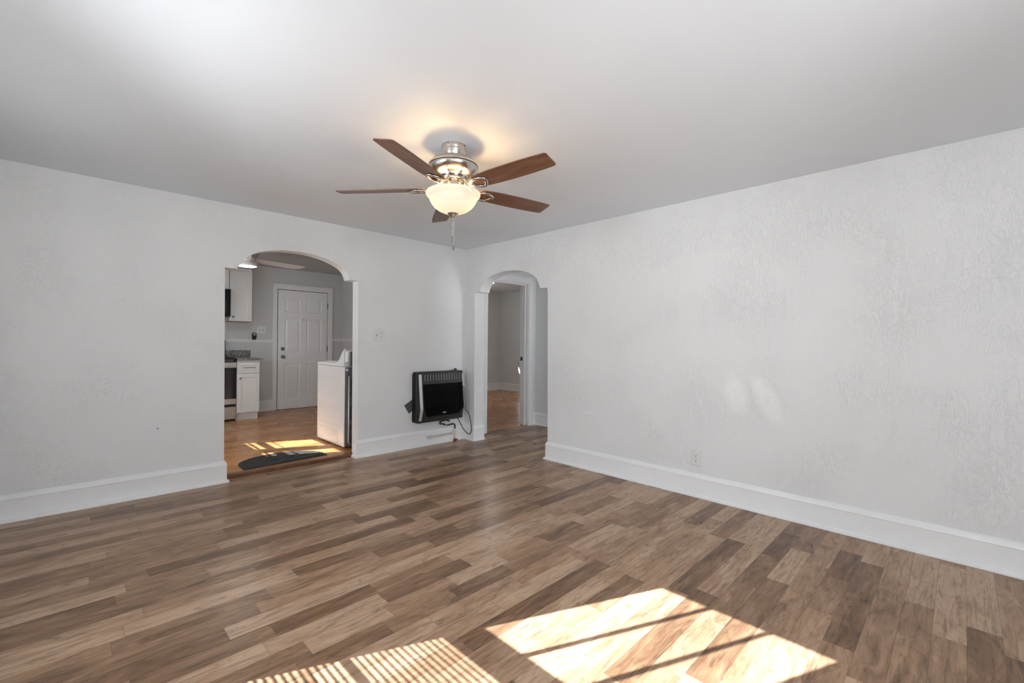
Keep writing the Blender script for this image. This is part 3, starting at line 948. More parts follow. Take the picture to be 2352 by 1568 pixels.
parts('vent_slot', vs_, M_dark, heater)
fins = []
for k in range(15):
    xk = 2.985 + k * (3.532 - 2.985) / 14
    za, zb = 0.860, 0.784
    fins.append(MB().add([(xk + 0.006, HY_(fd(za) + 0.0012), za), (xk + 0.013, HY_(fd(za) + 0.008), za), (xk + 0.013, HY_(fd(zb) + 0.008), zb), (xk + 0.006, HY_(fd(zb) + 0.0012), zb),
              (xk + 0.017, HY_(fd(za) + 0.0006), za), (xk + 0.017, HY_(fd(zb) + 0.0006), zb)], [(0, 1, 2, 3), (1, 4, 5, 2)]))
parts('louver', fins, M_fin, heater)
# wire guard standing proud of the opening
gd = MB()
GX0, GX1, GZ0, GZ1 = 2.962, 3.556, 0.432, 0.690
def gy(z):
    return HY_(fd(z) + 0.022)
for k in range(37):
    xk = GX0 + (GX1 - GX0) * k / 36
    gd.tube([(xk, gy(GZ1), GZ1), (xk, gy(0.455), 0.455), (xk, gy(GZ0), GZ0)], 0.0011, 5)
for k in range(15):
    zk = GZ0 + (GZ1 - GZ0) * k / 14
    gd.tube([(GX0, gy(zk), zk), (GX1, gy(zk), zk)], 0.0011, 5)
for zk in (GZ0, GZ1):
    gd.tube([(GX0, HY_(fd(zk)), zk), (GX0, gy(zk), zk), (GX1, gy(zk), zk), (GX1, HY_(fd(zk)), zk)], 0.0028, 8)
for xk in (GX0, GX1):
    gd.tube([(xk, gy(GZ1), GZ1), (xk, gy(0.455), 0.455), (xk, gy(GZ0), GZ0)], 0.0024, 8)
    for k in range(15):
        zk = GZ0 + (GZ1 - GZ0) * k / 14
        gd.tube([(xk, gy(zk), zk), (xk, HY_(fd(zk)), zk)], 0.0011, 5)
obj('wire_guard', gd, M_soot, heater)
obj('burner_plaques', MB().box(3.0, 3.52, HY_(0.112), HY_(0.100), 0.50, 0.66), M_soot, heater, bevel=0.003)
lw = MB()
ll = [(OX0 + 0.002, 0.450), (OX1 - 0.002, 0.450), (3.498, 0.362), (3.024, 0.362)]
lw.add([(x, HY_(fd(z) - 0.003), z) for x, z in ll] + [(x, HY_(fd(z) - 0.006), z) for x, z in ll], [(0, 1, 2, 3), (7, 6, 5, 4), (0, 4, 5, 1), (1, 5, 6, 2), (2, 6, 7, 3), (3, 7, 4, 0)])
lpan = obj('lower_panel', lw, M_soot, heater)
lg = MB()
for k in range(9):
    u = (k - 4) / 4
    xa = 3.268 + u * 0.026
    zc = 0.402 - 0.010 * u * u
    hgt = 0.009 - 0.003 * abs(u)
    y = HY_(fd(zc) - 0.0015)
    lg.box(xa - 0.0026, xa + 0.0026, y - 0.001, y + 0.001, zc - hgt / 2, zc + hgt / 2)
for k in range(4):
    xa = 3.258 + k * 0.007
    y = HY_(fd(0.387) - 0.0015)
    lg.box(xa - 0.0022, xa + 0.0022, y - 0.001, y + 0.001, 0.385, 0.389)
tag(obj('arched_emblem', lg, M_silver, lpan), 'small silver arched emblem')
obj('control_knob', MB().lathe([(0.0, ZT), (0.017, ZT), (0.017, ZT + 0.004), (0.0155, ZT + 0.022), (0.013, ZT + 0.024), (0.0, ZT + 0.024)], (3.492, D1 - 0.045), 24), M_black, heater, smooth=35)
obj('igniter_button', MB().box(3.405, 3.455, D1 - 0.07, D1 - 0.035, ZT - 0.002, ZT + 0.006), M_black, heater, bevel=0.002)
obj('inlet_fitting', MB().lathe_dir([(0.011, 0.0), (0.011, 0.018), (0.007, 0.02), (0.007, 0.036)], (3.40, D1 - 0.05, ZB + 0.004), (0, 0, -1), 12), M_galv, heater)

sh = [(2.886, 0.572), (2.783, 0.511), (2.852, 0.404), (2.94, 0.30), (3.01, 0.40)]
pp = thing('instruction_sheet', 'grey printed sheet with white border tucked behind the wall heater', 'paper', (2.85, D1, 0.4))
obj('sheet', MB().prism([(2.899, 0.583), (2.774, 0.513), (2.876, 0.325), (2.98, 0.41)], 'Y', D1 - 0.0015, D1 - 0.003), M_paper, pp)
obj('printed_panel', MB().prism([(2.896, 0.567), (2.788, 0.507), (2.850, 0.406), (2.958, 0.466)], 'Y', D1 - 0.003, D1 - 0.0038), M_print, pp)

pipe = thing('gas_pipe', 'paint-flaked copper gas pipe running along the baseboard under the heater', 'pipe', (3.49, D1 - 0.05, 0))
PY = D1 - 0.052
obj('pipe_run', MB().tube([(3.10, D1 - 0.02, 0.108), (3.10, PY + 0.012, 0.108), (3.106, PY + 0.003, 0.108), (3.118, PY, 0.108), (3.49, PY, 0.108)], 0.0105, 12), M_copper, pipe, smooth='all')
obj('riser', MB().tube([(3.49, PY, 0.012), (3.49, PY, 0.168)], 0.0115, 12), M_copper, pipe, smooth='all')
fit = [MB() for _ in range(3)]
fit[0].lathe_dir([(0.0135, 0.0), (0.0155, 0.002), (0.0155, 0.03), (0.0135, 0.032)], (3.096, PY, 0.108), (1, 0, 0), 14)
fit[1].lathe_dir([(0.0125, 0.0), (0.014, 0.002), (0.014, 0.03), (0.0125, 0.032)], (3.435, PY, 0.108), (1, 0, 0), 14)
fit[2].lathe_dir([(0.0135, 0.0), (0.0155, 0.002), (0.0155, 0.034), (0.0135, 0.036)], (3.49, PY, 0.090), (0, 0, 1), 14)
parts('fitting', fit, M_copper, pipe, smooth=40)
obj('compression_nut', MB().lathe_dir([(0.012, 0.0), (0.013, 0.002), (0.013, 0.02), (0.009, 0.026)], (3.49, PY, 0.158), (0, 0, 1), 6), M_brass, pipe)
vl = MB().lathe_dir([(0.012, 0.0), (0.017, 0.006), (0.018, 0.02), (0.014, 0.032), (0.010, 0.036)], (3.49, PY, 0.004), (0, 0, 1), 14)
vl.lathe_dir([(0.007, 0.0), (0.008, 0.026), (0.011, 0.030), (0.011, 0.036)], (3.49, PY, 0.02), (0.9, -0.45, 0), 12)
vv = tag(obj('shutoff_valve', vl, M_red, pipe, smooth=40), 'rust-red shutoff valve at the floor')
obj('floor_flange', MB().lathe([(0.0, 0.006), (0.010, 0.006), (0.026, 0.004), (0.028, 0.0), (0.0, 0.0)], (3.49, PY), 20), M_brass, pipe)

HZ = D1 - 0.056
hose = tag(obj('gas_hose', MB().tube([(3.49, PY, 0.180), (3.488, PY, 0.200), (3.480, PY, 0.213), (3.462, PY, 0.221), (3.43, HZ, 0.223), (3.39, HZ, 0.219), (3.35, HZ, 0.220), (3.32, HZ, 0.232), (3.295, HZ, 0.242), (3.272, HZ, 0.243),
                                    (3.262, HZ + 0.012, 0.248), (3.27, HZ + 0.02, 0.262), (3.30, HZ + 0.01, 0.276), (3.35, HZ, 0.284), (3.40, D1 - 0.05, 0.2605)], 0.009, 10), M_black, smooth='all'),
           'black flexible gas hose looping from the copper pipe up to the heater', 'hose')
WY = D1 - 0.073
tag(obj('cable_tie', MB().tube([(3.231, WY, 0.231), (3.258, WY, 0.229), (3.280, WY, 0.214), (3.302, WY, 0.207), (3.320, WY, 0.213), (3.345, WY, 0.232), (3.375, WY, 0.238), (3.393, WY, 0.250), (3.40, WY, 0.268), (3.402, WY, 0.289)], 0.006, 8, flat=0.6), M_cordw, smooth='all'),
    'white flat tie dangling over the black gas hose', 'cable tie')
cord = [(3.515, D1 - 0.05, 0.292), (3.538, D1 - 0.06, 0.271), (3.568, D1 - 0.062, 0.215), (3.605, D1 - 0.065, 0.150), (3.632, D1 - 0.085, 0.108), (3.640, D1 - 0.115, 0.086), (3.648, D1 - 0.140, 0.082), (3.655, D1 - 0.160, 0.098),
        (3.661, D1 - 0.168, 0.135), (3.664, D1 - 0.160, 0.185), (3.664, D1 - 0.145, 0.250), (3.660, D1 - 0.120, 0.320), (3.645, D1 - 0.095, 0.375), (3.618, D1 - 0.075, 0.396), (3.585, D1 - 0.06, 0.392)]


def smooth_path(P, n=5):
    P = [Vector(p) for p in P]
    o = []
    for i in range(len(P) - 1):
        a, b, c, d = P[max(i - 1, 0)], P[i], P[i + 1], P[min(i + 2, len(P) - 1)]
        for k in range(n):
            t = k / n
            o.append(0.5 * ((2 * b) + (c - a) * t + (2 * a - 5 * b + 4 * c - d) * t * t + (3 * b - a - 3 * c + d) * t ** 3))
    return o + [P[-1]]


tag(obj('power_cord', MB().tube(smooth_path(cord), 0.005, 8), M_black, smooth='all'), 'thin black power cord hanging in a loop beside the wall heater', 'cord')

# ------------------------------------------------------------------ wall plates
def receptacle(mb_face, mb_slot, cx, cz, P, s=1.0):
    """one duplex face; P maps (u, depth, z) to world"""
    prof = []
    for k in range(24):
        a = 2 * pi * k / 24
        u, z = 0.0165 * math.cos(a), 0.0165 * math.sin(a)
        prof.append((max(-0.0168, min(0.0168, u)), max(-0.0135, min(0.0135, z))))
    n = len(prof)
    mb_face.add([P(cx + u, 0.0075, cz + z) for u, z in prof] + [P(cx + u, 0.005, cz + z) for u, z in prof], [tuple(range(n))] + [(i, (i + 1) % n, (i + 1) % n + n, i + n) for i in range(n)])
    for du, w, h in ((-0.0064, 0.0026, 0.0095), (0.0064, 0.0030, 0.008)):
        mb_slot.add([P(cx + du - w / 2, 0.0078, cz + 0.0005), P(cx + du + w / 2, 0.0078, cz + 0.0005), P(cx + du + w / 2, 0.0078, cz + 0.0005 + h), P(cx + du - w / 2, 0.0078, cz + 0.0005 + h)], [(0, 1, 2, 3)])
    mb_slot.add([P(cx + 0.0032 * math.cos(q), 0.0078, cz - 0.0065 + 0.0032 * math.sin(q)) for q in [2 * pi * i / 10 for i in range(10)]], [tuple(range(10))])


def plate_body(P, u0, u1, z0, z1, th=0.006, e=0.006):
    a = [(u0, z0), (u1, z0), (u1, z1), (u0, z1)]
    b = [(u0 + e, z0 + e), (u1 - e, z0 + e), (u1 - e, z1 - e), (u0 + e, z1 - e)]
    vs = [P(u, 0.0, z) for u, z in a] + [P(u, th * 0.45, z) for u, z in a] + [P(u, th, z) for u, z in b]
    fs = [(3, 2, 1, 0), (8, 9, 10, 11)]
    for k in range(4):
        k2 = (k + 1) % 4
        fs += [(k, k2, 4 + k2, 4 + k), (4 + k, 4 + k2, 8 + k2, 8 + k)]
    return MB().add(vs, fs)


def P_left(u, d, z):
    return (u, D1 - d, z)


def P_right(u, d, z):
    return (D2 - d, -u, z)


def P_kit(u, d, z):
    return (u, YK - d, z)


sw = thing('switch_outlet_plate', 'white double plate with a switch and duplex outlet left of the heater', 'switch plate', (2.459, D1, 1.313))
obj('plate', plate_body(P_left, 2.392, 2.527, 1.250, 1.377), M_plate, sw)
rf, rs_ = MB(), MB()
receptacle(rf, rs_, 2.484, 1.333, P_left)
receptacle(rf, rs_, 2.484, 1.294, P_left)
oo = obj('outlet_face', rf, M_plate, sw)
obj('outlet_slots', rs_, M_slot, oo)
tg = MB().box(2.431, 2.441, D1 - 0.0065, D1 - 0.005, 1.301, 1.325)
tg2 = MB().prism([(D1 - 0.006, 1.309), (D1 - 0.021, 1.320), (D1 - 0.020, 1.325), (D1 - 0.006, 1.321)], 'X', 2.4325, 2.4395)
obj('toggle_surround', tg, M_galv, sw)
obj('toggle', tg2, M_plate, sw, bevel=0.001)
for z in (1.283, 1.344):
    obj('screw', MB().lathe_dir([(0.003, 0.0), (0.0025, 0.001)], (2.436, D1 - 0.006, z), (0, -1, 0), 10), M_galv, sw)

wo = thing('wall_outlet', 'white duplex outlet low on the right wall above the baseboard', 'outlet', (D2, 1.540, 0.314))
U0, U1 = -1.579, -1.500
obj('plate', plate_body(P_right, U0, U1, 0.250, 0.372), M_plate, wo)
rf, rs_ = MB(), MB()
receptacle(rf, rs_, -1.542, 0.330, P_right)
receptacle(rf, rs_, -1.542, 0.291, P_right)
oo = obj('outlet_face', rf, M_plate, wo)
obj('outlet_slots', rs_, M_slot, oo)
tag(obj('wall_clip', MB().prism([(0.5295, 0.5325), (0.5445, 0.5335), (0.5395, 0.5285), (0.5435, 0.5245), (0.5275, 0.5235), (0.5345, 0.5285)], 'Y', D1, D1 - 0.004), M_galv),
    'tiny grey metal clip stuck on the plaster left of the wide arch', 'clip')

# ------------------------------------------------------------------ kitchen: door
kd = thing('door_1', 'white six-panel kitchen door with dark knob and deadbolt', 'door', (3.07, YK, KZ), kind='structure')
dx0, dx1, dz0, dz1 = 2.640, 3.497, KZ + 0.006, 2.132
yf = YK - 0.020
db = MB().box(dx0, dx1, yf + 0.010, YK + 0.02, dz0, dz1)
cols = [(2.752, 3.014), (3.120, 3.392)]
rows = [(0.222, 0.834), (1.026, 1.634), (1.746, 2.006)]
ux = [dx0, cols[0][0], cols[0][1], cols[1][0], cols[1][1], dx1]
uz = [dz0, rows[0][0], rows[0][1], rows[1][0], rows[1][1], rows[2][0], rows[2][1], dz1]
for i in (0, 2, 4):
    db.box(ux[i], ux[i + 1], yf, yf + 0.012, dz0, dz1)
for j in (0, 2, 4, 6):
    for (a, b) in cols:
        db.box(a, b, yf, yf + 0.012, uz[j], uz[j + 1])
for (a, b) in cols:
    for (c, d) in rows:
        e1, e2 = 0.022, 0.046
        vs = [(a + e1, yf + 0.0105, c + e1), (b - e1, yf + 0.0105, c + e1), (b - e1, yf + 0.0105, d - e1), (a + e1, yf + 0.0105, d - e1),
              (a + e2, yf + 0.003, c + e2), (b - e2, yf + 0.003, c + e2), (b - e2, yf + 0.003, d - e2), (a + e2, yf + 0.003, d - e2)]
        db.add(vs, [(4, 5, 6, 7), (0, 1, 5, 4), (1, 2, 6, 5), (2, 3, 7, 6), (3, 0, 4, 7)])
        vs = [(a, yf, c), (b, yf, c), (b, yf, d), (a, yf, d), (a + 0.012, yf + 0.0104, c + 0.012), (b - 0.012, yf + 0.0104, c + 0.012), (b - 0.012, yf + 0.0104, d - 0.012), (a + 0.012, yf + 0.0104, d - 0.012)]
        db.add(vs, [(0, 1, 5, 4), (1, 2, 6, 5), (2, 3, 7, 6), (3, 0, 4, 7)])
obj('leaf', db, M_trim, kd)
obj('door_gap', MB().box(dx0 - 0.009, dx1 + 0.009, YK - 0.004, YK - 0.001, KZ, dz1 + 0.010), M_dark, kd)
obj('door_knob', MB().lathe_dir([(0.032, 0.0), (0.032, 0.006), (0.013, 0.010), (0.013, 0.028), (0.024, 0.036), (0.029, 0.048), (0.026, 0.060), (0.012, 0.066)], (2.722, yf, 0.957), (0, -1, 0), 24), M_galv, kd, smooth=35)
dbt = obj('deadbolt', MB().lathe_dir([(0.032, 0.0), (0.032, 0.012), (0.028, 0.018)], (2.720, yf, 1.096), (0, -1, 0), 24), M_galv, kd, smooth=35)
obj('thumb_turn', MB().box(2.700, 2.740, yf - 0.032, yf - 0.017, 1.090, 1.102), M_galv, dbt, bevel=0.002)
obj('peephole', MB().lathe_dir([(0.009, 0.0), (0.009, 0.003), (0.006, 0.004)], (3.069, yf, 1.621), (0, -1, 0), 16), M_brass, kd)
for z in (1.897, 1.097, 0.30):
    obj('hinge', MB().box(3.494, 3.512, yf - 0.006, yf + 0.004, z - 0.055, z + 0.055), M_galv, kd, bevel=0.002)
ct = MB()
cx0, cx1, cz1 = 2.565, 3.592, 2.226
for (a, b, c, d) in ((cx0 + 0.0165, dx0 - 0.010, KZ, dz1 + 0.0095), (dx1 + 0.010, cx1 - 0.0165, KZ, dz1 + 0.0095), (cx0 + 0.0165, cx1 - 0.0165, dz1 + 0.010, cz1 - 0.0125)):
    ct.box(a, b, YK - 0.020, YK, c, d)
for (a, b, c, d) in ((cx0 - 0.006, cx0 + 0.016, KZ, cz1 - 0.0125), (cx1 - 0.016, cx1 + 0.006, KZ, cz1 - 0.0125), (cx0 - 0.006, cx1 + 0.006, cz1 - 0.012, cz1 + 0.010)):
    ct.box(a, b, YK - 0.030, YK, c, d)
struct('trim_2', ct, M_trim, 'white casing round the kitchen door', 'door casing', bevel=0.004)
RAILP = [(0.0, 0.0), (0.010, 0.0), (0.012, 0.012), (0.022, 0.022), (0.022, 0.034), (0.008, 0.040), (0.0, 0.05)]
rl = MB().sweep([(d, z + 1.205) for d, z in RAILP], [(1.84, YK), (cx0, YK)], -1)
struct('trim_3', rl, M_trim, 'white chair rail left of the kitchen door', 'chair rail', smooth=30)
rl = MB().sweep([(d, z + 1.235) for d, z in RAILP], [(cx1, YK), (XK, YK), (XK, 6.0)], -1)
struct('trim_4', rl, M_trim, 'white chair rail right of the kitchen door', 'chair rail', smooth=30)

kp = thing('switch_plate', 'white double switch plate on the kitchen wall above the chair rail', 'switch plate', (2.385, YK, 1.42))
obj('plate', plate_body(P_kit, 2.318, 2.453, 1.355, 1.482), M_plate, kp)
for x in (2.362, 2.410):
    q = obj('toggle_surround', MB().box(x - 0.006, x + 0.006, YK - 0.0065, YK - 0.005, 1.405, 1.432), M_galv, kp)
    obj('toggle', MB().prism([(YK - 0.006, 1.413), (YK - 0.021, 1.424), (YK - 0.020, 1.429), (YK - 0.006, 1.425)], 'X', x - 0.004, x + 0.004), M_plate, q)
ks = thing('wall_camera', 'small black capsule-shaped device with grey round eye on the chair rail', 'camera', (2.268, YK, 1.235))
obj('body', MB().prism(rrect(2.234, 2.303, 1.256, 1.374, 0.032, 8), 'Y', YK - 0.001, YK - 0.030), M_black, ks, bevel=0.006)
obj('lens_ring', MB().lathe_dir([(0.023, 0.0), (0.022, 0.003), (0.012, 0.003), (0.011, 0.001)], (2.270, YK - 0.030, 1.343), (0, -1, 0), 24), M_steel, ks)
obj('foot', MB().box(2.245, 2.292, YK - 0.028, YK - 0.001, 1.2545, 1.262), M_black, ks)

# ------------------------------------------------------------------ kitchen: cabinets
def shaker(x0, x1, z0, z1, y, rail=0.058, th=0.02, rec=0.009):
    m = MB().box(x0 + 0.002, x1 - 0.002, y - th + rec, y, z0 + 0.002, z1 - 0.002)
    for (a, b, c, d) in ((x0, x0 + rail, z0, z1), (x1 - rail, x1, z0, z1), (x0 + rail, x1 - rail, z0, z0 + rail), (x0 + rail, x1 - rail, z1 - rail, z1)):
        m.box(a, b, y - th, y - th + rec + 0.001, c, d)
    return m


bc = thing('base_cabinet', 'narrow white base cabinet with one drawer and door beside the range', 'cabinet', (1.99, 8.05, KZ))
CY = 7.70
obj('body', MB().box(1.840, 2.148, CY, YK - 0.001, 0.145, 0.936), M_cab, bc)
obj('toe_kick', MB().prism([(1.845, CY + 0.055), (2.125, CY + 0.055), (2.140, CY + 0.045), (2.140, YK - 0.02), (1.845, YK - 0.02)], 'Z', KZ, 0.145), M_cab, bc)
dr = obj('drawer', shaker(1.842, 2.146, 0.744, 0.905, CY, 0.045), M_cab, bc, bevel=0.0015)
pb = MB().tube([(1.925, CY - 0.018, 0.828), (1.925, CY - 0.045, 0.826), (1.935, CY - 0.048, 0.826), (2.070, CY - 0.048, 0.826), (2.080, CY - 0.045, 0.826), (2.080, CY - 0.018, 0.828)], 0.005, 8)
obj('bar_pull', pb, M_galv, dr, smooth='all')
do = obj('door', shaker(1.842, 2.146, 0.148, 0.736, CY), M_cab, bc, bevel=0.0015)
obj('knob', MB().lathe_dir([(0.007, 0.0), (0.006, 0.014), (0.015, 0.018), (0.016, 0.026), (0.010, 0.030)], (1.880, CY - 0.02, 0.668), (0, -1, 0), 16), M_galv, do, smooth=40)
ctp = thing('countertop', 'speckled grey granite countertop on the narrow base cabinet', 'countertop', (2.01, 8.05, 0.937))
obj('slab', MB().box(1.836, 2.188, 7.650, YK - 0.001, 0.9365, 0.967), M_granite, ctp, bevel=0.003)
obj('backsplash', MB().box(1.836, 2.215, YK - 0.022, YK - 0.001, 0.967, 1.077), M_granite, ctp, bevel=0.002)
uc = thing('upper_cabinet', 'white shaker upper cabinet right of the microwave', 'cabinet', (1.99, 8.29, 1.54))
UY = 8.15
obj('body', MB().box(1.836, 2.150, UY, YK - 0.001, 1.545, 2.346), M_cab, uc)
obj('bottom_panel', MB().box(1.842, 2.145, UY + 0.004, YK - 0.004, 1.5405, 1.545), M_rawwood, uc)
do = obj('door', shaker(1.838, 2.150, 1.545, 2.344, UY, 0.066), M_cab, uc, bevel=0.0015)
obj('knob', MB().lathe_dir([(0.007, 0.0), (0.006, 0.014), (0.015, 0.018), (0.016, 0.026), (0.010, 0.030)], (1.882, UY - 0.02, 1.610), (0, -1, 0), 16), M_galv, do, smooth=40)
obj('crown_strip', MB().box(1.836, 2.150, UY - 0.01, YK - 0.001, 2.347, 2.39), M_cab, uc)
mc = thing('upper_cabinet', 'short white upper cabinet above the microwave', 'cabinet', (1.455, 8.29, 2.035))
obj('body', MB().box(1.078, 1.832, UY, YK - 0.001, 2.036, 2.346), M_cab, mc)
obj('door', shaker(1.080, 1.454, 2.040, 2.344, UY), M_cab, mc, bevel=0.0015)
obj('door', shaker(1.458, 1.826, 2.040, 2.344, UY), M_cab, mc, bevel=0.0015)
mw = thing('microwave', 'black over-range microwave under the short upper cabinet', 'microwave', (1.455, 8.25, 1.60))
MY = 8.06
obj('body', MB().box(1.080, 1.832, MY, YK - 0.001, 1.606, 2.034), M_black, mw, bevel=0.004)
obj('door', MB().box(1.082, 1.640, MY - 0.022, MY, 1.612, 2.030), M_blackgloss, mw, bevel=0.004)
cpn = obj('control_panel', MB().box(1.645, 1.831, MY - 0.022, MY, 1.612, 2.030), M_blackgloss, mw, bevel=0.004)
ck = []
for i in range(7):
    for j in range(3):
        ck.append(MB().box(1.700 + j * 0.03, 1.712 + j * 0.03, MY - 0.0228, MY - 0.0219, 1.675 + i * 0.028, 1.680 + i * 0.028))
parts('keypad_mark', ck, M_galv, cpn)
obj('handle', MB().tube([(1.63, MY - 0.022, 1.68), (1.63, MY - 0.05, 1.69), (1.63, MY - 0.05, 1.95), (1.63, MY - 0.022, 1.96)], 0.008, 8), M_black, mw, smooth='all')
obj('vent_underside', MB().box(1.10, 1.81, MY + 0.03, YK - 0.05, 1.596, 1.606), M_galv, mw)

rg = thing('range', 'black and stainless cooking range left of the narrow base cabinet', 'range', (1.455, 8.05, KZ))
RY = 7.70
obj('body', MB().box(1.080, 1.834, RY, YK - 0.03, 0.060, 0.915), M_black, rg)
obj('cooktop', MB().box(1.078, 1.836, RY - 0.035, YK - 0.03, 0.915, 0.962), M_blackgloss, rg, bevel=0.006)
gr = MB()
for x in (1.15, 1.30, 1.45, 1.60, 1.75):
    gr.box(x - 0.006, x + 0.006, RY + 0.04, YK - 0.14, 0.975, 0.987)
for y in (RY + 0.05, RY + 0.30, YK - 0.15):
    gr.box(1.10, 1.815, y - 0.006, y + 0.006, 0.963, 0.985)
obj('grate', gr, M_dark, rg)
bg_ = obj('backguard', MB().prism([(YK - 0.03, 0.962), (YK - 0.12, 0.962), (YK - 0.09, 1.245), (YK - 0.03, 1.255)], 'X', 1.080, 1.834), M_black, rg, bevel=0.008)
obj('backguard_panel', MB().prism([(YK - 0.110, 1.0), (YK - 0.112, 1.0), (YK - 0.092, 1.225), (YK - 0.088, 1.225)], 'X', 1.10, 1.812), M_steel, bg_)
fpn = obj('front_strip', MB().box(1.080, 1.832, RY - 0.022, RY, 0.850, 0.912), M_steel, rg, bevel=0.003)
kn = []
for x in (1.14, 1.26, 1.38, 1.50, 1.62):
    kn.append(MB().lathe_dir([(0.02, 0.0), (0.018, 0.022), (0.016, 0.024)], (x, RY - 0.022, 0.882), (0, -1, 0), 16))
parts('burner_knob', kn, M_black, fpn)
od = obj('oven_door', MB().box(1.082, 1.830, RY - 0.030, RY, 0.285, 0.845), M_black, rg, bevel=0.004)
obj('door_glass', MB().box(1.086, 1.826, RY - 0.033, RY - 0.029, 0.372, 0.832), M_blackgloss, od, bevel=0.002)
obj('door_trim', MB().box(1.084, 1.828, RY - 0.034, RY - 0.029, 0.287, 0.368), M_steel, od, bevel=0.002)
obj('handle', MB().tube([(1.12, RY - 0.03, 0.838), (1.12, RY - 0.06, 0.842), (1.13, RY - 0.066, 0.842), (1.818, RY - 0.066, 0.842), (1.826, RY - 0.06, 0.842), (1.826, RY - 0.03, 0.838)], 0.010, 10), M_silver, od, smooth='all')
obj('storage_drawer', MB().box(1.082, 1.832, RY - 0.030, RY, 0.066, 0.250), M_steel, rg, bevel=0.005)
obj('base', MB().box(1.09, 1.82, RY + 0.03, YK - 0.06, KZ, 0.060), M_dark, rg)
tag(obj('appliance_cord', MB().tube(smooth_path([(1.835, YK - 0.01, 1.53), (1.862, YK - 0.012, 1.47), (1.858, YK - 0.012, 1.40), (1.872, YK - 0.012, 1.33), (1.862, YK - 0.03, 1.275), (1.845, YK - 0.012, 1.265)]), 0.006, 8), M_cordw, smooth='all'),
    'white cord running down the kitchen wall under the microwave', 'cord')

# ------------------------------------------------------------------ kitchen: washer
ws = thing('washing_machine', 'white top-loading washer standing side-on behind the wide arch', 'washing machine', (2.585, 5.30, KZ))
wx0, wx1, wy0, wy1 = 2.238, 2.925, 4.918, 5.672
cab_ = MB().box(wx0, wx1, wy0 + 0.006, wy1, KZ + 0.014, 0.950)
obj('cabinet', cab_, M_washer, ws, bevel=0.012, seg=3)
rb = []
for (ya, yb, za, zb) in ((5.07, 5.615, 0.672, 0.820), (5.07, 5.615, 0.468, 0.620), (5.07, 5.615, 0.274, 0.424), (5.07, 5.615, 0.066, 0.210)):
    pts = [(wx0 - 0.0005, y, z) for y, z in rrect(ya, yb, za, zb, 0.03, 5)]
    rb.append(MB().tube(pts, 0.0026, 6, closed=True))
parts('pressed_rib', rb, M_washer, ws, smooth='all')
obj('top_deck', MB().prism([(wy0 + 0.02, 0.953), (wy1 + 0.002, 0.953), (wy1 + 0.004, 0.962), (wy1 - 0.03, 0.982), (wy1 - 0.06, 0.989), (5.19, 0.989), (5.165, 0.980), (wy0 + 0.02, 0.980)], 'X', wx0 - 0.003, wx1 + 0.003), M_washer, ws, bevel=0.006, seg=3)
obj('lid', MB().prism([(wy1 - 0.09, 0.989), (wy1 - 0.10, 0.999), (5.26, 0.999), (5.24, 0.989)], 'X', wx0 + 0.06, wx1 - 0.06), M_washer, ws, bevel=0.003)
fin_p = [(5.19, 0.985), (5.10, 1.003), (5.05, 1.035), (5.005, 1.085), (4.965, 1.125), (4.930, 1.150), (4.905, 1.158), (4.900, 1.150), (4.945, 1.10), (4.945, 0.955), (5.19, 0.955)]
con = obj('control_console', MB().prism([(5.15, 0.985), (5.075, 1.01), (5.03, 1.045), (4.99, 1.09), (4.945, 1.128), (4.90, 1.140), (4.885, 1.128), (4.885, 1.005), (4.945, 1.005), (4.945, 0.955), (5.15, 0.955)], 'X', wx0 + 0.018, wx1 - 0.018), M_washer, ws, bevel=0.006, seg=3)
for xa in (wx0 - 0.002, wx1 - 0.016):
    obj('end_cap', MB().prism(fin_p, 'X', xa, xa + 0.018), M_washer, con, bevel=0.004)
obj('console_back', MB().prism(rrect(wx0 + 0.04, wx1 - 0.04, 0.957, 1.128, 0.02, 5), 'Y', 4.884, 4.862), M_galv, ws, bevel=0.004)
sl = MB().lathe_dir([(0.009, 0.0), (0.009, 0.002)], (wx0 + 0.075, 4.8615, 1.052), (0, -1, 0), 14)
sl2 = MB().lathe_dir([(0.012, 0.0), (0.012, 0.006)], (wx0 + 0.105, 4.8615, 0.985), (0, -1, 0), 14)
parts('hose_port', [sl, sl2], M_dark, ws)
bp = MB().box(wx0 + 0.012, wx1 - 0.012, wy0 - 0.001, wy0 + 0.008, KZ + 0.02, 0.945)
obj('back_panel', bp, M_galv, ws, bevel=0.002)
bd = MB()
bd.tube([(wx0 + 0.056, wy0 - 0.004, 0.845), (wx0 + 0.056, wy0 - 0.004, 0.10), (wx0 + 0.075, wy0 - 0.004, 0.07)], 0.008, 8)
obj('back_flange', bd, M_silver, ws, smooth='all')
br = MB()
for (za, zb) in ((0.60, 0.835), (0.335, 0.500), (0.23, 0.30)):
    br.tube([(x, wy0 - 0.003, z) for x, z in rrect(wx0 + 0.085, wx1 - 0.085, za, zb, 0.03, 4)], 0.004, 6, closed=True)
br.tube([(wx0 + 0.09, wy0 - 0.003, 0.56), (wx0 + 0.13, wy0 - 0.003, 0.52), (wx0 + 0.5, wy0 - 0.003, 0.52)], 0.004, 6)
obj('back_ribs', br, M_black, ws)
obj('drain_hose', MB().tube(smooth_path([(wx0 + 0.11, wy0 - 0.01, 0.06), (wx0 + 0.098, wy0 - 0.016, 0.12), (wx0 + 0.11, wy0 - 0.016, 0.19), (wx0 + 0.15, wy0 - 0.016, 0.22), (wx0 + 0.22, wy0 - 0.014, 0.20)]), 0.012, 8), M_black, ws, smooth='all')
tag(obj('sticker', MB().box(wx0 + 0.016, wx0 + 0.046, wy0 - 0.0022, wy0 - 0.001, 0.905, 0.930), M_paper, ws), 'small white label sticker')
ft = []
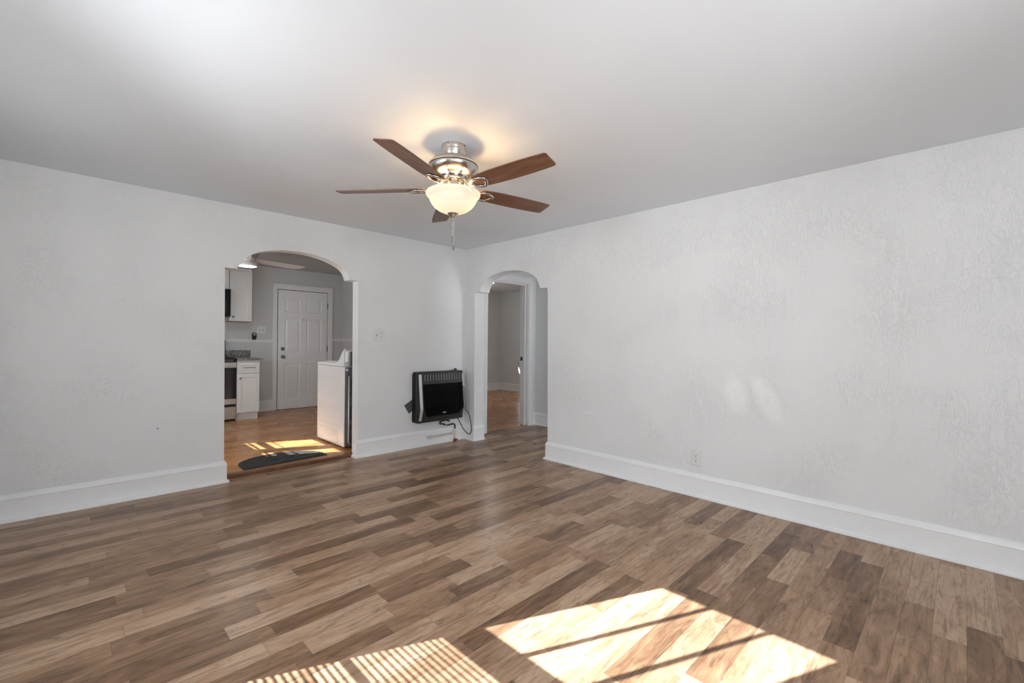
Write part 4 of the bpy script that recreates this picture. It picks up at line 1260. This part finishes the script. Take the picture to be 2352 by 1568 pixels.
for x in (wx0 + 0.06, wx1 - 0.06):
    for y in (wy0 + 0.06, wy1 - 0.06):
        ft.append(MB().lathe([(0.0, KZ), (0.02, KZ), (0.02, KZ + 0.016), (0.0, KZ + 0.016)], (x, y), 14))
parts('foot', ft, M_black, ws)

# ------------------------------------------------------------------ kitchen: mat, fan
mo = []
mcx, mcy = 1.595, 4.742
for k in range(33):
    a = pi * k / 32
    mo.append((mcx + 0.400 * math.cos(a), mcy + 0.135 + 0.315 * math.sin(a) ** 0.9 if 0 < k < 32 else mcy + 0.135))
mo = [(mcx - 0.400, mcy - 0.022), (mcx + 0.400, mcy + 0.022)] + mo
mt_ = thing('door_mat', 'dark half-moon rubber mat on the kitchen floor behind the threshold', 'mat', (mcx, mcy + 0.2, KZ))
obj('base', MB().prism(mo, 'Z', KZ, KZ + 0.006), M_mat, mt_, bevel=0.002)
cxm, cym = mcx, mcy + 0.2
inner = [(cxm + (x - cxm) * 0.90, cym + (y - cym) * 0.86, KZ + 0.0065) for x, y in mo]
rr_ = MB().tube(inner, 0.004, 6, closed=True)
for k in range(1, 8):
    a = pi * k / 8
    rr_.tube([(mcx + 0.05 * math.cos(a), mcy + 0.10 + 0.04 * math.sin(a), KZ + 0.0055), (mcx + 0.27 * math.cos(a), mcy + 0.10 + 0.26 * math.sin(a), KZ + 0.0055)], [0.003, 0.007], 6)
obj('raised_pattern', rr_, M_mat, mt_, smooth='all')

KFX, KFY = 1.70, 6.654
kf = thing('ceiling_fan', 'white kitchen ceiling fan with a round lit disc behind the wide arch', 'ceiling fan', (KFX, KFY, KH))
obj('motor_drum', MB().lathe([(0.0, KH), (0.125, KH), (0.125, 2.37), (0.120, 2.345), (0.105, 2.325), (0.0, 2.325)], (KFX, KFY), 48), M_drum, kf, smooth=35)
obj('blade_hub', MB().lathe([(0.0, 2.325), (0.085, 2.325), (0.085, 2.275), (0.110, 2.268), (0.112, 2.246), (0.0, 2.246)], (KFX, KFY), 48), M_silver, kf, smooth=35)
obj('light_ring', MB().lathe([(0.0, 2.246), (0.108, 2.246), (0.116, 2.240), (0.116, 2.220), (0.112, 2.2165), (0.0, 2.2165)], (KFX, KFY), 48), M_ash, kf, smooth=35)
tag(obj('light_disc', MB().lathe([(0.1045, 2.2165), (0.101, 2.2135), (0.080, 2.2125), (0.0, 2.212)], (KFX, KFY), 48), M_led, kf, smooth=60), 'glowing white light disc')
for k in range(3):
    th = math.radians(13) + 2 * pi * k / 3
    c, s = math.cos(th), math.sin(th)
    o_ = [(0.09, -0.04), (0.20, -0.055), (0.60, -0.070), (0.785, -0.066), (0.775, -0.02), (0.74, 0.04), (0.70, 0.068), (0.55, 0.072), (0.20, 0.055), (0.09, 0.04)]
    pit = math.radians(-13)
    n = len(o_)
    vs = []
    for dz in (-0.004, 0.004):
        for r, w in o_:
            ly, lz = w * math.cos(pit), w * math.sin(pit)
            vs.append((KFX + c * r - s * ly, KFY + s * r + c * ly, 2.302 + lz + dz))
    fs = [tuple(range(n)), tuple(range(2 * n - 1, n - 1, -1))] + [(i, i + n, (i + 1) % n + n, (i + 1) % n) for i in range(n)]
    obj('blade', MB().add(vs, fs), M_ash, kf)

# ------------------------------------------------------------------ bedroom lamp
bl_ = thing('ceiling_light', 'small lit ceiling light in the bedroom seen at the narrow arch', 'ceiling light', (6.27, 6.95, BH))
obj('base', MB().lathe([(0.0, BH), (0.085, BH), (0.085, BH - 0.01), (0.08, BH - 0.02), (0.0, BH - 0.02)], (6.27, 6.95), 40), M_nickel, bl_, smooth=35)
obj('dome', MB().lathe([(0.080, BH - 0.02), (0.080, BH - 0.06), (0.070, BH - 0.08), (0.04, BH - 0.092), (0.0, BH - 0.095)], (6.27, 6.95), 40), M_dome, bl_, smooth='all')
